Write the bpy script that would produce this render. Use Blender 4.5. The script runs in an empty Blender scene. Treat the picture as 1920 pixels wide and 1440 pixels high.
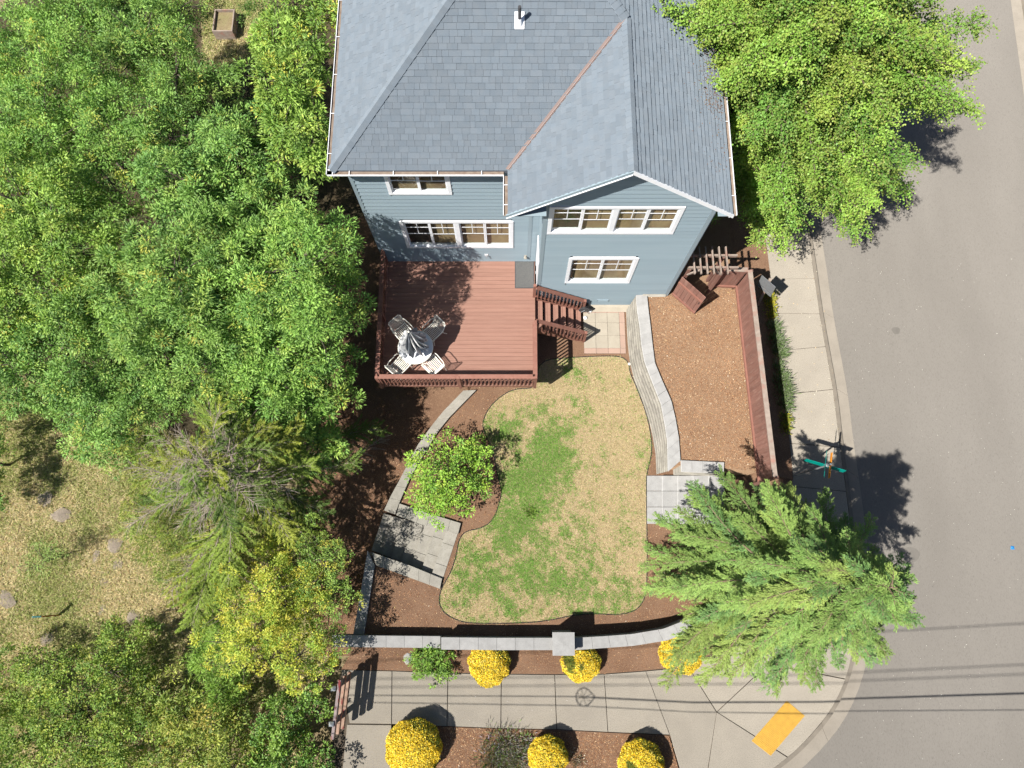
import bpy, bmesh, math, random
import numpy as np
from mathutils import Vector, Matrix

# ------------------------------------------------------------------ camera, sky, sun, exposure
scene = bpy.context.scene
COL = scene.collection
CAM_H = 24.5                       # drone height above the lawn (m)
TILT = math.radians(14.35)         # tilt away from straight down, towards +Y
FPX = 1333.0                       # focal length in pixels of the 1920 px wide photograph
ST, CT = math.sin(TILT), math.cos(TILT)
cam_data = bpy.data.cameras.new('camera')
cam_data.sensor_width = 36.0
cam_data.lens = 36.0 * FPX / 1920.0
cam_data.clip_start = 0.1
cam_data.clip_end = 600.0
cam = bpy.data.objects.new('camera', cam_data)
cam.location = (0, 0, CAM_H)
cam.rotation_euler = (TILT, 0, 0)
COL.objects.link(cam)
scene.camera = cam

SUN_EL = math.radians(54.0)
SHADOW_AZ = math.radians(35.0)     # shadows run 35 degrees above +X
SUNV = Vector((-math.cos(SHADOW_AZ) * math.cos(SUN_EL), -math.sin(SHADOW_AZ) * math.cos(SUN_EL), math.sin(SUN_EL)))
world = bpy.data.worlds.new('World')
scene.world = world
world.use_nodes = True
wn = world.node_tree
for n in list(wn.nodes):
    wn.nodes.remove(n)
w_out = wn.nodes.new('ShaderNodeOutputWorld')
w_bg = wn.nodes.new('ShaderNodeBackground')
w_sky = wn.nodes.new('ShaderNodeTexSky')
w_sky.sky_type = 'NISHITA'
w_sky.sun_disc = False
w_sky.sun_elevation = SUN_EL
w_sky.sun_rotation = math.atan2(SUNV.x, SUNV.y)
w_sky.altitude = 80
w_bg.inputs['Strength'].default_value = 0.05
wn.links.new(w_sky.outputs[0], w_bg.inputs[0])
wn.links.new(w_bg.outputs[0], w_out.inputs[0])
sun_data = bpy.data.lights.new('sun', 'SUN')
sun_data.energy = 5.0
sun_data.angle = math.radians(0.53)
sun_data.color = (1.0, 0.955, 0.88)
sun = bpy.data.objects.new('sun', sun_data)
sun.rotation_euler = SUNV.to_track_quat('Z', 'Y').to_euler()
sun.location = (-30, -20, 50)
COL.objects.link(sun)
scene.view_settings.view_transform = 'Standard'
scene.view_settings.look = 'None'
scene.view_settings.exposure = 0.88
scene.view_settings.gamma = 1.0
scene.view_settings.use_curve_mapping = False
scene.cycles.max_bounces = 3
scene.cycles.use_adaptive_sampling = True
scene.cycles.adaptive_threshold = 0.04
scene.cycles.transparent_max_bounces = 8
scene.cycles.use_denoising = True

# ------------------------------------------------------------------ from a measured picture point to a place
def ray(x, y):
    u = (x - 960.0) / FPX
    v = (y - 720.0) / FPX
    c = CT + v * ST
    return u / c, (ST - v * CT) / c
def P(x, y, z=0.0):
    a, b = ray(x, y)
    d = CAM_H - z
    return (a * d, b * d, z)
def P2(x, y, z=0.0):
    return P(x, y, z)[:2]
def W(x, y, yp):                    # a point on a wall that faces -Y
    a, b = ray(x, y)
    d = yp / b
    return a * d, CAM_H - d

# ------------------------------------------------------------------ materials
def _mat(name):
    m = bpy.data.materials.new(name)
    m.use_nodes = True
    nt = m.node_tree
    for n in list(nt.nodes):
        nt.nodes.remove(n)
    o = nt.nodes.new('ShaderNodeOutputMaterial')
    b = nt.nodes.new('ShaderNodeBsdfPrincipled')
    nt.links.new(b.outputs[0], o.inputs[0])
    return m, nt, b, o
def _rgb(c):
    return (c[0], c[1], c[2], 1.0)
def _noise(nt, vec, scale, detail=4.0, rough=0.55):
    n = nt.nodes.new('ShaderNodeTexNoise')
    n.inputs['Scale'].default_value = scale
    n.inputs['Detail'].default_value = detail
    n.inputs['Roughness'].default_value = rough
    nt.links.new(vec, n.inputs['Vector'])
    return n.outputs['Fac']
def _ramp(nt, fac, lo, hi):
    r = nt.nodes.new('ShaderNodeMapRange')
    r.inputs['From Min'].default_value = lo
    r.inputs['From Max'].default_value = hi
    nt.links.new(fac, r.inputs['Value'])
    return r.outputs[0]
def _mix(nt, fac, a, b, mode='MIX'):
    n = nt.nodes.new('ShaderNodeMix')
    n.data_type = 'RGBA'
    n.blend_type = mode
    n.clamp_factor = True
    if isinstance(fac, float):
        n.inputs[0].default_value = fac
    else:
        nt.links.new(fac, n.inputs[0])
    for s, i in ((a, 6), (b, 7)):
        if isinstance(s, tuple):
            n.inputs[i].default_value = _rgb(s)
        else:
            nt.links.new(s, n.inputs[i])
    return n.outputs[2]
def _scalev(nt, vec, sx, sy, sz):
    m = nt.nodes.new('ShaderNodeVectorMath')
    m.operation = 'MULTIPLY'
    m.inputs[1].default_value = (sx, sy, sz)
    nt.links.new(vec, m.inputs[0])
    return m.outputs[0]
def surf(name, c1, c2=None, scale=3.0, lo=0.35, hi=0.65, c3=None, scale3=30.0, lo3=0.55, hi3=0.75,
         rough=0.85, bump=0.0, bscale=60.0, vary=0.0, island=False, stretch=(1, 1, 1), spec=0.3, metal=0.0, speck=None):
    m, nt, b, o = _mat(name)
    g = nt.nodes.new('ShaderNodeNewGeometry')
    pos = _scalev(nt, g.outputs['Position'], *stretch)
    if c2 is None:
        c2 = tuple(x * 0.85 for x in c1)
    col = _mix(nt, _ramp(nt, _noise(nt, pos, scale), lo, hi), c1, c2)
    if c3 is not None:
        col = _mix(nt, _ramp(nt, _noise(nt, pos, scale3, 3.0, 0.6), lo3, hi3), col, c3)
    if speck is not None:
        col = _mix(nt, _ramp(nt, _noise(nt, pos, speck[1], 2.0, 0.7), speck[2], speck[3]), col, speck[0])
    if vary > 0:
        oi = nt.nodes.new('ShaderNodeObjectInfo')
        r = oi.outputs['Random']
        if island:
            ad = nt.nodes.new('ShaderNodeMath'); ad.operation = 'ADD'
            nt.links.new(r, ad.inputs[0]); nt.links.new(g.outputs['Random Per Island'], ad.inputs[1])
            fr = nt.nodes.new('ShaderNodeMath'); fr.operation = 'FRACT'
            nt.links.new(ad.outputs[0], fr.inputs[0])
            r = fr.outputs[0]
        mr = nt.nodes.new('ShaderNodeMapRange')
        mr.inputs['To Min'].default_value = 1.0 - vary
        mr.inputs['To Max'].default_value = 1.0 + vary
        nt.links.new(r, mr.inputs['Value'])
        mul = nt.nodes.new('ShaderNodeVectorMath'); mul.operation = 'SCALE'
        nt.links.new(col, mul.inputs[0]); nt.links.new(mr.outputs[0], mul.inputs['Scale'])
        col = mul.outputs[0]
    nt.links.new(col, b.inputs['Base Color'])
    if 'Diffuse Roughness' in b.inputs:
        b.inputs['Diffuse Roughness'].default_value = 1.0 if rough > 0.9 else 0.0
    b.inputs['Roughness'].default_value = rough
    b.inputs['Metallic'].default_value = metal
    b.inputs['Specular IOR Level'].default_value = spec
    if bump > 0:
        bp = nt.nodes.new('ShaderNodeBump')
        bp.inputs['Strength'].default_value = 1.0
        bp.inputs['Distance'].default_value = bump
        nt.links.new(_noise(nt, pos, bscale, 3.0, 0.7), bp.inputs['Height'])
        nt.links.new(bp.outputs[0], b.inputs['Normal'])
    return m
def leafy(name, trans=0.3, rough=0.5, spec=0.35, gain=1.0, tint=(1, 1, 1)):
    m, nt, b, o = _mat(name)
    a = nt.nodes.new('ShaderNodeAttribute'); a.attribute_name = 'Col'
    gn = nt.nodes.new('ShaderNodeVectorMath'); gn.operation = 'MULTIPLY'; gn.inputs[1].default_value = tuple(gain * x for x in tint)
    nt.links.new(a.outputs['Color'], gn.inputs[0])
    lc = gn.outputs[0]
    nt.links.new(lc, b.inputs['Base Color'])
    b.inputs['Roughness'].default_value = rough
    b.inputs['Specular IOR Level'].default_value = spec
    if trans > 0:
        t = nt.nodes.new('ShaderNodeBsdfTranslucent')
        tint = _mix(nt, 1.0, lc, (1.08, 1.2, 0.5), 'MULTIPLY')
        nt.links.new(tint, t.inputs['Color'])
        mx = nt.nodes.new('ShaderNodeMixShader'); mx.inputs[0].default_value = trans
        nt.links.new(b.outputs[0], mx.inputs[1]); nt.links.new(t.outputs[0], mx.inputs[2])
        nt.links.new(mx.outputs[0], o.inputs[0])
    return m

M = {}
M['asphalt'] = surf('asphalt', (0.168, 0.155, 0.139), (0.190, 0.176, 0.158), scale=0.45, stretch=(1.0, 0.35, 1.0), c3=(0.135, 0.125, 0.112), scale3=45, lo3=0.5, hi3=0.75, rough=0.95, bump=0.004, bscale=220, speck=((0.30, 0.28, 0.25), 160, 0.66, 0.74))
M['concrete'] = surf('concrete', (0.318, 0.288, 0.242), (0.284, 0.257, 0.217), scale=1.4, c3=(0.205, 0.182, 0.150), scale3=38, lo3=0.48, hi3=0.68, rough=0.95, bump=0.003, bscale=180, vary=0.05, speck=((0.43, 0.39, 0.33), 110, 0.6, 0.7))
M['curb'] = surf('curb_concrete', (0.205, 0.180, 0.148), (0.165, 0.145, 0.120), scale=3, c3=(0.13, 0.115, 0.095), scale3=60, rough=0.95, bump=0.003, bscale=160)
M['gutter_pan'] = surf('gutter_concrete', (0.268, 0.240, 0.203), (0.236, 0.211, 0.178), scale=2, c3=(0.18, 0.16, 0.13), scale3=60, rough=0.95, bump=0.003, bscale=160)
M['joint'] = surf('joint_dirt', (0.075, 0.058, 0.04), (0.05, 0.04, 0.03), scale=6)
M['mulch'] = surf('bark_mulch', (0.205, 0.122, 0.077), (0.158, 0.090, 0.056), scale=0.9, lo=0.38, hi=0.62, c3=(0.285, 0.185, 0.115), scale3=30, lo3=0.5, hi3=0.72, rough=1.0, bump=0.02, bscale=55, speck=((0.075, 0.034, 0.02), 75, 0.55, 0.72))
M['mulch_gold'] = surf('bark_mulch_golden', (0.248, 0.160, 0.100), (0.205, 0.127, 0.078), scale=0.8, lo=0.36, hi=0.64, c3=(0.335, 0.235, 0.148), scale3=48, lo3=0.48, hi3=0.72, rough=1.0, bump=0.02, bscale=55, speck=((0.09, 0.042, 0.022), 75, 0.56, 0.72))  # paler, more golden mulch of the raised terrace
M['dry_ground'] = surf('dry_ground', (0.330, 0.265, 0.160), (0.245, 0.215, 0.105), scale=0.55, lo=0.4, hi=0.6, c3=(0.235, 0.175, 0.105), scale3=3, lo3=0.45, hi3=0.7, rough=1.0, bump=0.02, bscale=40, speck=((0.14, 0.115, 0.05), 30, 0.5, 0.7))
M['straw'] = surf('straw_turf', (0.400, 0.315, 0.190), (0.345, 0.275, 0.155), scale=2.0, c3=(0.28, 0.215, 0.12), scale3=35, lo3=0.5, hi3=0.75, rough=1.0, bump=0.012, bscale=80)
M['shingle'] = surf('asphalt_shingle', (0.150, 0.182, 0.216), (0.166, 0.193, 0.222), scale=5, c3=(0.115, 0.142, 0.172), scale3=160, lo3=0.5, hi3=0.8, rough=0.95, bump=0.002, bscale=250, vary=0.075, island=True, speck=((0.22, 0.235, 0.26), 200, 0.62, 0.72))
M['roof_deck'] = surf('roof_underlay', (0.07, 0.08, 0.10), rough=0.95)
M['siding'] = surf('blue_grey_siding', (0.222, 0.288, 0.332), (0.236, 0.302, 0.346), scale=1.0, stretch=(0.6, 0.6, 6), rough=0.6, vary=0.035, bump=0.0008, bscale=90)
M['trim_blue'] = surf('blue_grey_trim', (0.225, 0.288, 0.328), (0.235, 0.298, 0.338), scale=2, rough=0.55)
M['white'] = surf('white_paint', (0.74, 0.75, 0.78), (0.68, 0.70, 0.74), scale=6, rough=0.5, bump=0.0005, bscale=60)
M['white_metal'] = surf('white_metal', (0.78, 0.77, 0.70), (0.72, 0.70, 0.62), scale=8, rough=0.4, spec=0.5)
M['gutter_in'] = surf('gutter_debris', (0.19, 0.14, 0.11), (0.26, 0.21, 0.17), scale=7, rough=0.95)
M['copper'] = surf('weathered_copper', (0.235, 0.172, 0.155), (0.20, 0.155, 0.145), scale=3, rough=0.6, metal=0.1)
M['deck'] = surf('red_brown_deck_stain', (0.264, 0.145, 0.110), (0.234, 0.124, 0.094), scale=2.5, stretch=(0.35, 4, 4), c3=(0.29, 0.155, 0.12), scale3=9, lo3=0.55, hi3=0.8, rough=0.7, vary=0.06, bump=0.001, bscale=60)
M['rail'] = surf('red_brown_rail', (0.240, 0.112, 0.084), (0.205, 0.092, 0.068), scale=5, c3=(0.28, 0.15, 0.115), scale3=14, lo3=0.55, hi3=0.8, rough=0.7, vary=0.05)
M['plank'] = surf('fence_stain', (0.225, 0.115, 0.090), (0.185, 0.092, 0.072), scale=2.0, stretch=(3, 3, 0.5), c3=(0.26, 0.155, 0.125), scale3=5, lo3=0.5, hi3=0.75, rough=0.8, vary=0.13, bump=0.001, bscale=50)
M['grey_wood'] = surf('weathered_wood', (0.300, 0.245, 0.205), (0.235, 0.185, 0.155), scale=6, c3=(0.30, 0.17, 0.135), scale3=3, lo3=0.5, hi3=0.7, rough=0.9, vary=0.08)
M['block'] = surf('wall_block', (0.252, 0.236, 0.204), (0.200, 0.187, 0.162), scale=4, c3=(0.165, 0.155, 0.135), scale3=14, lo3=0.5, hi3=0.75, rough=0.95, bump=0.008, bscale=45, vary=0.13)
M['cap'] = surf('cap_stone', (0.350, 0.347, 0.342), (0.300, 0.297, 0.292), scale=5, c3=(0.245, 0.24, 0.235), scale3=40, lo3=0.52, hi3=0.78, rough=0.95, bump=0.003, bscale=80, vary=0.055)
M['cap_tan'] = surf('cap_stone_tan', (0.335, 0.318, 0.280), (0.282, 0.266, 0.232), scale=5, c3=(0.185, 0.172, 0.15), scale3=40, lo3=0.52, hi3=0.78, rough=0.95, bump=0.003, bscale=80, vary=0.06)
M['paver_tan'] = surf('tan_paver', (0.372, 0.335, 0.275), (0.335, 0.30, 0.245), scale=3, c3=(0.29, 0.262, 0.215), scale3=30, rough=0.95, vary=0.05)
M['paver_pink'] = surf('pink_paver', (0.375, 0.262, 0.212), (0.345, 0.25, 0.20), scale=3, c3=(0.315, 0.235, 0.19), scale3=30, rough=0.95, vary=0.05)
M['mat'] = surf('door_mat', (0.085, 0.088, 0.092), (0.12, 0.12, 0.115), scale=25, c3=(0.16, 0.155, 0.15), scale3=90, lo3=0.55, hi3=0.7, rough=1.0, bump=0.004, bscale=120)
M['black'] = surf('black_plastic', (0.02, 0.02, 0.022), rough=0.6)
M['steel'] = surf('galvanised_steel', (0.42, 0.44, 0.46), (0.36, 0.38, 0.40), scale=9, rough=0.45, metal=0.6)
M['pipe'] = surf('dark_pipe', (0.06, 0.06, 0.065), rough=0.6)
M['bark'] = surf('grey_bark', (0.150, 0.122, 0.098), (0.09, 0.072, 0.056), scale=14, stretch=(1, 1, 0.3), rough=0.95, bump=0.01, bscale=30)
M['dead_wood'] = surf('dead_grey_wood', (0.37, 0.32, 0.265), (0.22, 0.18, 0.145), scale=9, rough=0.95)
M['twig'] = surf('brown_twig', (0.21, 0.155, 0.105), (0.14, 0.10, 0.065), scale=9, rough=0.9)
M['leaf'] = leafy('leaf', 0.20, 0.5, 0.3, 1.68, (0.95, 1.0, 1.0))
M['leaf_gold'] = leafy('golden_leaf', 0.32, 0.5, 0.25, 1.85)
M['needle'] = leafy('needle', 0.10, 0.6, 0.2, 1.45, (0.96, 1.0, 1.04))
M['petal'] = leafy('petal', 0.25, 0.6, 0.15, 1.12)
M['blade'] = leafy('grass_blade', 0.25, 0.8, 0.1, 1.35)
M['chip'] = leafy('bark_chip', 0.0, 0.95, 0.1, 1.45)
M['yellow'] = surf('yellow_tactile', (0.47, 0.28, 0.045), (0.41, 0.24, 0.04), scale=6, c3=(0.35, 0.21, 0.05), scale3=25, rough=0.7)
M['sign_green'] = surf('sign_green', (0.0, 0.24, 0.20), (0.0, 0.20, 0.16), scale=8, rough=0.35, spec=0.5)
M['sign_orange'] = surf('sign_orange', (0.72, 0.26, 0.02), (0.60, 0.22, 0.03), scale=9, rough=0.4, spec=0.5)
M['rust'] = surf('orange_rust', (0.36, 0.13, 0.03), (0.28, 0.09, 0.02), scale=9, rough=0.8)
M['teal'] = surf('teal_cloth', (0.10, 0.30, 0.30), rough=0.8)
M['rock'] = surf('rock', (0.34, 0.285, 0.225), (0.27, 0.225, 0.18), scale=6, c3=(0.16, 0.135, 0.11), scale3=22, rough=1.0, bump=0.02, bscale=18)
M['blue'] = surf('blue_plastic', (0.02, 0.20, 0.50), rough=0.5)
M['cloth_grey'] = surf('grey_canvas', (0.20, 0.22, 0.25), (0.15, 0.165, 0.19), scale=8, rough=0.9)
M['cloth_white'] = surf('white_canvas', (0.62, 0.62, 0.61), (0.50, 0.51, 0.53), scale=7, c3=(0.17, 0.18, 0.20), scale3=5.5, lo3=0.57, hi3=0.63, rough=0.9)
M['blind'] = surf('window_blind', (0.27, 0.20, 0.115), (0.20, 0.13, 0.075), scale=1.2, stretch=(1, 1, 0.6), c3=(0.13, 0.075, 0.045), scale3=0.9, lo3=0.5, hi3=0.7, rough=0.8)
M['dark_room'] = surf('dark_interior', (0.03, 0.025, 0.02), rough=0.9)
M['red_white'] = surf('faded_barricade_paint', (0.26, 0.21, 0.20), (0.17, 0.135, 0.135), scale=6, stretch=(4, 1, 4), c3=(0.16, 0.03, 0.03), scale3=1.9, lo3=0.56, hi3=0.60, rough=0.85, vary=0.1)
M['bare_wood'] = surf('bare_plank', (0.30, 0.20, 0.145), (0.21, 0.135, 0.10), scale=6, stretch=(4, 1, 4), c3=(0.15, 0.035, 0.03), scale3=2.1, lo3=0.57, hi3=0.62, rough=0.85, vary=0.1)
def glass_mat():
    m, nt, b, o = _mat('window_glass')
    nt.nodes.remove(b)
    t = nt.nodes.new('ShaderNodeBsdfTransparent'); t.inputs[0].default_value = (0.82, 0.86, 0.83, 1)
    g = nt.nodes.new('ShaderNodeBsdfGlossy'); g.inputs['Roughness'].default_value = 0.03
    mx = nt.nodes.new('ShaderNodeMixShader'); mx.inputs[0].default_value = 0.16
    nt.links.new(t.outputs[0], mx.inputs[1]); nt.links.new(g.outputs[0], mx.inputs[2])
    nt.links.new(mx.outputs[0], o.inputs[0])
    return m
M['glass'] = glass_mat()

# ------------------------------------------------------------------ object helpers
def tag(o, label=None, cat=None, group=None, kind=None):
    if label: o['label'] = label
    if cat: o['category'] = cat
    if group: o['group'] = group
    if kind: o['kind'] = kind
    return o
def thing(name, label, cat, loc=(0, 0, 0), rz=0.0, group=None):
    o = bpy.data.objects.new(name, None)
    o.empty_display_size = 0.2
    o.location = loc
    o.rotation_euler = (0, 0, rz)
    COL.objects.link(o)
    return tag(o, label, cat, group)
def world_loc(o):
    v = Vector((0, 0, 0))
    while o is not None:
        v = v + Vector(o.location)
        o = o.parent
    return v
def link_mesh(name, me, mat, parent=None, loc=None):
    o = bpy.data.objects.new(name, me)
    if mat is not None and len(me.materials) == 0:
        me.materials.append(M[mat] if isinstance(mat, str) else mat)
    if loc is not None:
        o.location = loc
    if parent is not None:
        o.parent = parent
    COL.objects.link(o)
    return o
class MB:
    """collects shapes in world (or local) coordinates and links them as one mesh"""
    def __init__(self):
        self.v, self.f = [], []
    def add(self, verts, faces):
        n = len(self.v)
        self.v += [tuple(p) for p in verts]
        self.f += [tuple(i + n for i in f) for f in faces]
        return self
    def box(self, x0, x1, y0, y1, z0, z1):
        return self.add([(x0, y0, z0), (x1, y0, z0), (x1, y1, z0), (x0, y1, z0), (x0, y0, z1), (x1, y0, z1), (x1, y1, z1), (x0, y1, z1)],
                        [(0, 3, 2, 1), (4, 5, 6, 7), (0, 1, 5, 4), (1, 2, 6, 5), (2, 3, 7, 6), (3, 0, 4, 7)])
    def bar(self, a, b, w, h, up=(0, 0, 1)):
        a, b = Vector(a), Vector(b)
        d = (b - a).normalized()
        up = Vector(up)
        s = d.cross(up)
        if s.length < 1e-4:
            s = d.cross(Vector((0, 1, 0)))
        s.normalize()
        n = s.cross(d).normalized()
        c = []
        for p in (a, b):
            for (i, j) in ((-1, -1), (1, -1), (1, 1), (-1, 1)):
                c.append(p + s * (w / 2 * i) + n * (h / 2 * j))
        return self.add(c, [(3, 2, 1, 0), (4, 5, 6, 7), (0, 1, 5, 4), (1, 2, 6, 5), (2, 3, 7, 6), (3, 0, 4, 7)])
    def tube(self, pts, r, n=6, close=False):
        pts = [Vector(p) for p in pts]
        rs = r if isinstance(r, (list, tuple)) else [r] * len(pts)
        k = len(pts)
        base = len(self.v)
        for i, p in enumerate(pts):
            if close:
                d = pts[(i + 1) % k] - pts[i - 1]
            else:
                d = pts[min(i + 1, k - 1)] - pts[max(i - 1, 0)]
            d.normalize()
            a = Vector((0, 0, 1)) if abs(d.z) < 0.9 else Vector((1, 0, 0))
            s = d.cross(a).normalized()
            t = s.cross(d)
            for j in range(n):
                w = 2 * math.pi * j / n
                self.v.append(tuple(p + (s * math.cos(w) + t * math.sin(w)) * rs[i]))
        for i in range(k if close else k - 1):
            i2 = (i + 1) % k
            for j in range(n):
                j2 = (j + 1) % n
                self.f.append((base + i * n + j, base + i * n + j2, base + i2 * n + j2, base + i2 * n + j))
        if not close:
            self.f.append(tuple(base + j for j in reversed(range(n))))
            self.f.append(tuple(base + (k - 1) * n + j for j in range(n)))
        return self
    def prism(self, poly, z0, z1, walls=True):
        n = len(poly)
        a = sum(poly[i][0] * poly[(i + 1) % n][1] - poly[(i + 1) % n][0] * poly[i][1] for i in range(n))
        if a < 0:
            poly = poly[::-1]
        vs = [(p[0], p[1], z1) for p in poly]
        fs = [tuple(range(n))]
        if walls:
            vs += [(p[0], p[1], z0) for p in poly]
            fs += [(i, i + n, (i + 1) % n + n, (i + 1) % n) for i in range(n)]
        return self.add(vs, fs)
    def lathe(self, prof, n=24, c=(0, 0)):
        base = len(self.v)
        for (r, z) in prof:
            for j in range(n):
                w = 2 * math.pi * j / n
                self.v.append((c[0] + r * math.cos(w), c[1] + r * math.sin(w), z))
        for i in range(len(prof) - 1):
            for j in range(n):
                j2 = (j + 1) % n
                self.f.append((base + i * n + j, base + i * n + j2, base + (i + 1) * n + j2, base + (i + 1) * n + j))
        self.f.append(tuple(base + j for j in reversed(range(n))))
        self.f.append(tuple(base + (len(prof) - 1) * n + j for j in range(n)))
        return self
    def mesh(self, name, off=(0, 0, 0), smooth=False):
        me = bpy.data.meshes.new(name)
        me.from_pydata([(p[0] - off[0], p[1] - off[1], p[2] - off[2]) for p in self.v], [], self.f)
        if smooth:
            me.polygons.foreach_set('use_smooth', [True] * len(me.polygons))
        me.update()
        return me
    def build(self, name, mat, parent=None, local=False, smooth=False, centre=False):
        """centre: give the object its own origin at the middle of its shape"""
        off = Vector((0, 0, 0)) if (local or parent is None) else world_loc(parent)
        if centre:
            a = np.array(self.v)
            c = Vector((a.min(0) + a.max(0)) / 2)
            me = self.mesh(name, c, smooth)
            return link_mesh(name, me, mat, parent, c - off)
        return link_mesh(name, self.mesh(name, off, smooth), mat, parent)
def struct(name, mb, mat, label=None):
    o = mb.build(name, mat)
    o['kind'] = 'structure'
    return o
def copy_tree(o, parent=None):
    c = o.copy()
    COL.objects.link(c)
    c.parent = parent
    for ch in o.children:
        if ch.users_collection:
            copy_tree(ch, c)
    return c
def resample(pts, n):
    p = np.array(pts, float)
    s = np.r_[0, np.cumsum(np.linalg.norm(np.diff(p, axis=0), axis=1))]
    t = np.linspace(0, s[-1], n)
    return np.stack([np.interp(t, s, p[:, k]) for k in range(p.shape[1])], 1)
def smooth_poly(pts, it=2, closed=True):
    p = [np.array(q, float) for q in pts]
    for _ in range(it):
        q = []
        n = len(p)
        for i in range(n if closed else n - 1):
            a, b = p[i], p[(i + 1) % n]
            q += [a * 0.75 + b * 0.25, a * 0.25 + b * 0.75]
        if not closed:
            q = [p[0]] + q + [p[-1]]
        p = q
    return [tuple(x) for x in p]
def inside(px, py, poly):
    poly = np.array(poly)
    r = np.zeros(len(px), bool)
    j = len(poly) - 1
    for i in range(len(poly)):
        xi, yi = poly[i]; xj, yj = poly[j]
        c = ((yi > py) != (yj > py)) & (px < (xj - xi) * (py - yi) / (yj - yi + 1e-12) + xi)
        r ^= c
        j = i
    return r
_vn = np.random.RandomState(7).rand(256, 256)
def vnoise(x, y, s):
    x = np.asarray(x) * s + 61.3; y = np.asarray(y) * s + 27.9
    xi = np.floor(x).astype(int); yi = np.floor(y).astype(int)
    fx = x - xi; fy = y - yi
    fx = fx * fx * (3 - 2 * fx); fy = fy * fy * (3 - 2 * fy)
    g = lambda a, b: _vn[a % 256, b % 256]
    return (g(xi, yi) * (1 - fx) * (1 - fy) + g(xi + 1, yi) * fx * (1 - fy) + g(xi, yi + 1) * (1 - fx) * fy + g(xi + 1, yi + 1) * fx * fy)
def fnoise(x, y, s):
    return (vnoise(x, y, s) + 0.5 * vnoise(x, y, s * 2.1) + 0.25 * vnoise(x, y, s * 4.3)) / 1.75

# leaves, needles, blades: many small faces in one mesh, with the colour of each face
def norm(a):
    return a / (np.linalg.norm(a, axis=1, keepdims=True) + 1e-9)
def leaf_mesh(name, C, A, N, L, Wd, cols, fold=0.15, mid=0.5):
    C = np.asarray(C, float); n = len(C)
    A = norm(np.asarray(A, float))
    N = np.asarray(N, float)
    N = norm(N - A * (A * N).sum(1, keepdims=True))
    S = np.cross(A, N)
    L = np.broadcast_to(np.asarray(L, float), (n,))[:, None]
    Wd = np.broadcast_to(np.asarray(Wd, float), (n,))[:, None]
    v = np.empty((n, 4, 3))
    v[:, 0] = C
    v[:, 1] = C + A * L * mid + S * Wd / 2 + N * Wd * fold
    v[:, 2] = C + A * L - N * L * fold * 0.5
    v[:, 3] = C + A * L * mid - S * Wd / 2 + N * Wd * fold
    me = bpy.data.meshes.new(name)
    me.vertices.add(n * 4)
    me.vertices.foreach_set('co', v.reshape(-1))
    idx = (np.arange(n)[:, None] * 4 + np.array([0, 1, 2, 0, 2, 3])).reshape(-1)
    me.loops.add(n * 6)
    me.loops.foreach_set('vertex_index', idx.astype(np.int32))
    me.polygons.add(n * 2)
    me.polygons.foreach_set('loop_start', np.arange(0, n * 6, 3, dtype=np.int32))
    me.update(calc_edges=True)
    ca = me.color_attributes.new('Col', 'FLOAT_COLOR', 'POINT')
    cc = np.ones((n, 4, 4), np.float32)
    cc[:, :, :3] = np.clip(np.asarray(cols), 0, 1)[:, None, :]
    ca.data.foreach_set('color', cc.reshape(-1))
    return me
def palette(rng, n, cols, weights, jit=0.18):
    cols = np.array(cols); w = np.array(weights, float); w /= w.sum()
    c = cols[rng.choice(len(cols), n, p=w)]
    return c * (1 + jit * (rng.rand(n, 1) - 0.5) * 2) 
# ------------------------------------------------------------------ the setting
ZW = -1.1                           # level of the land west of the garden
struct('ground', MB().add([(-160, -160, ZW), (160, -160, ZW), (160, 160, ZW), (-160, 160, ZW)], [(0, 1, 2, 3)]), 'dry_ground')

M['grove_floor'] = surf('leaf_mould_shade_tone', (0.085, 0.062, 0.036), (0.055, 0.045, 0.026), scale=2.5, c3=(0.12, 0.10, 0.045), scale3=25, rough=1.0, bump=0.02, bscale=30)  # leaf-litter colour darkened to paint shade into the gaps between crowns
struct('grove_floor', MB().prism(smooth_poly([P2(*q, ZW) for q in ((-60, -60), (395, -60), (370, 60), (400, 130), (480, 150), (510, -60), (700, -60), (700, 480), (600, 640), (610, 800), (520, 900), (360, 870), (200, 760), (60, 700), (-60, 700))], 2), ZW - 0.2, ZW + 0.008), 'grove_floor')
ROAD_Z = -0.12
edge = [P2(1470, 0, ROAD_Z), P2(1505, 230, ROAD_Z), P2(1548, 490, ROAD_Z), P2(1560, 580, ROAD_Z), P2(1575, 660, ROAD_Z), P2(1590, 740, ROAD_Z), P2(1600, 830, ROAD_Z),
        P2(1612, 910, ROAD_Z), P2(1624, 1000, ROAD_Z), P2(1632, 1090, ROAD_Z), P2(1634, 1170, ROAD_Z), P2(1624, 1250, ROAD_Z), P2(1604, 1310, ROAD_Z), P2(1576, 1362, ROAD_Z),
        P2(1540, 1405, ROAD_Z), P2(1505, 1440, ROAD_Z), P2(1440, 1490, ROAD_Z), P2(1340, 1540, ROAD_Z), P2(1200, 1570, ROAD_Z)]
d0 = np.array(edge[0]) - np.array(edge[1])
far_n = tuple(np.array(edge[0]) + d0 / np.linalg.norm(d0) * 60)
edge_line = [far_n] + edge + [(-60.0, edge[-1][1] - 0.4)]
el = smooth_poly(edge_line, 2, closed=False)
far_kerb = [P2(1925, 215, ROAD_Z), P2(1895, 0, ROAD_Z)]
k0, k1 = np.array(far_kerb[0]), np.array(far_kerb[1])
kd = (k1 - k0) / np.linalg.norm(k1 - k0)
kn = np.array([kd[1], -kd[0]])
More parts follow.
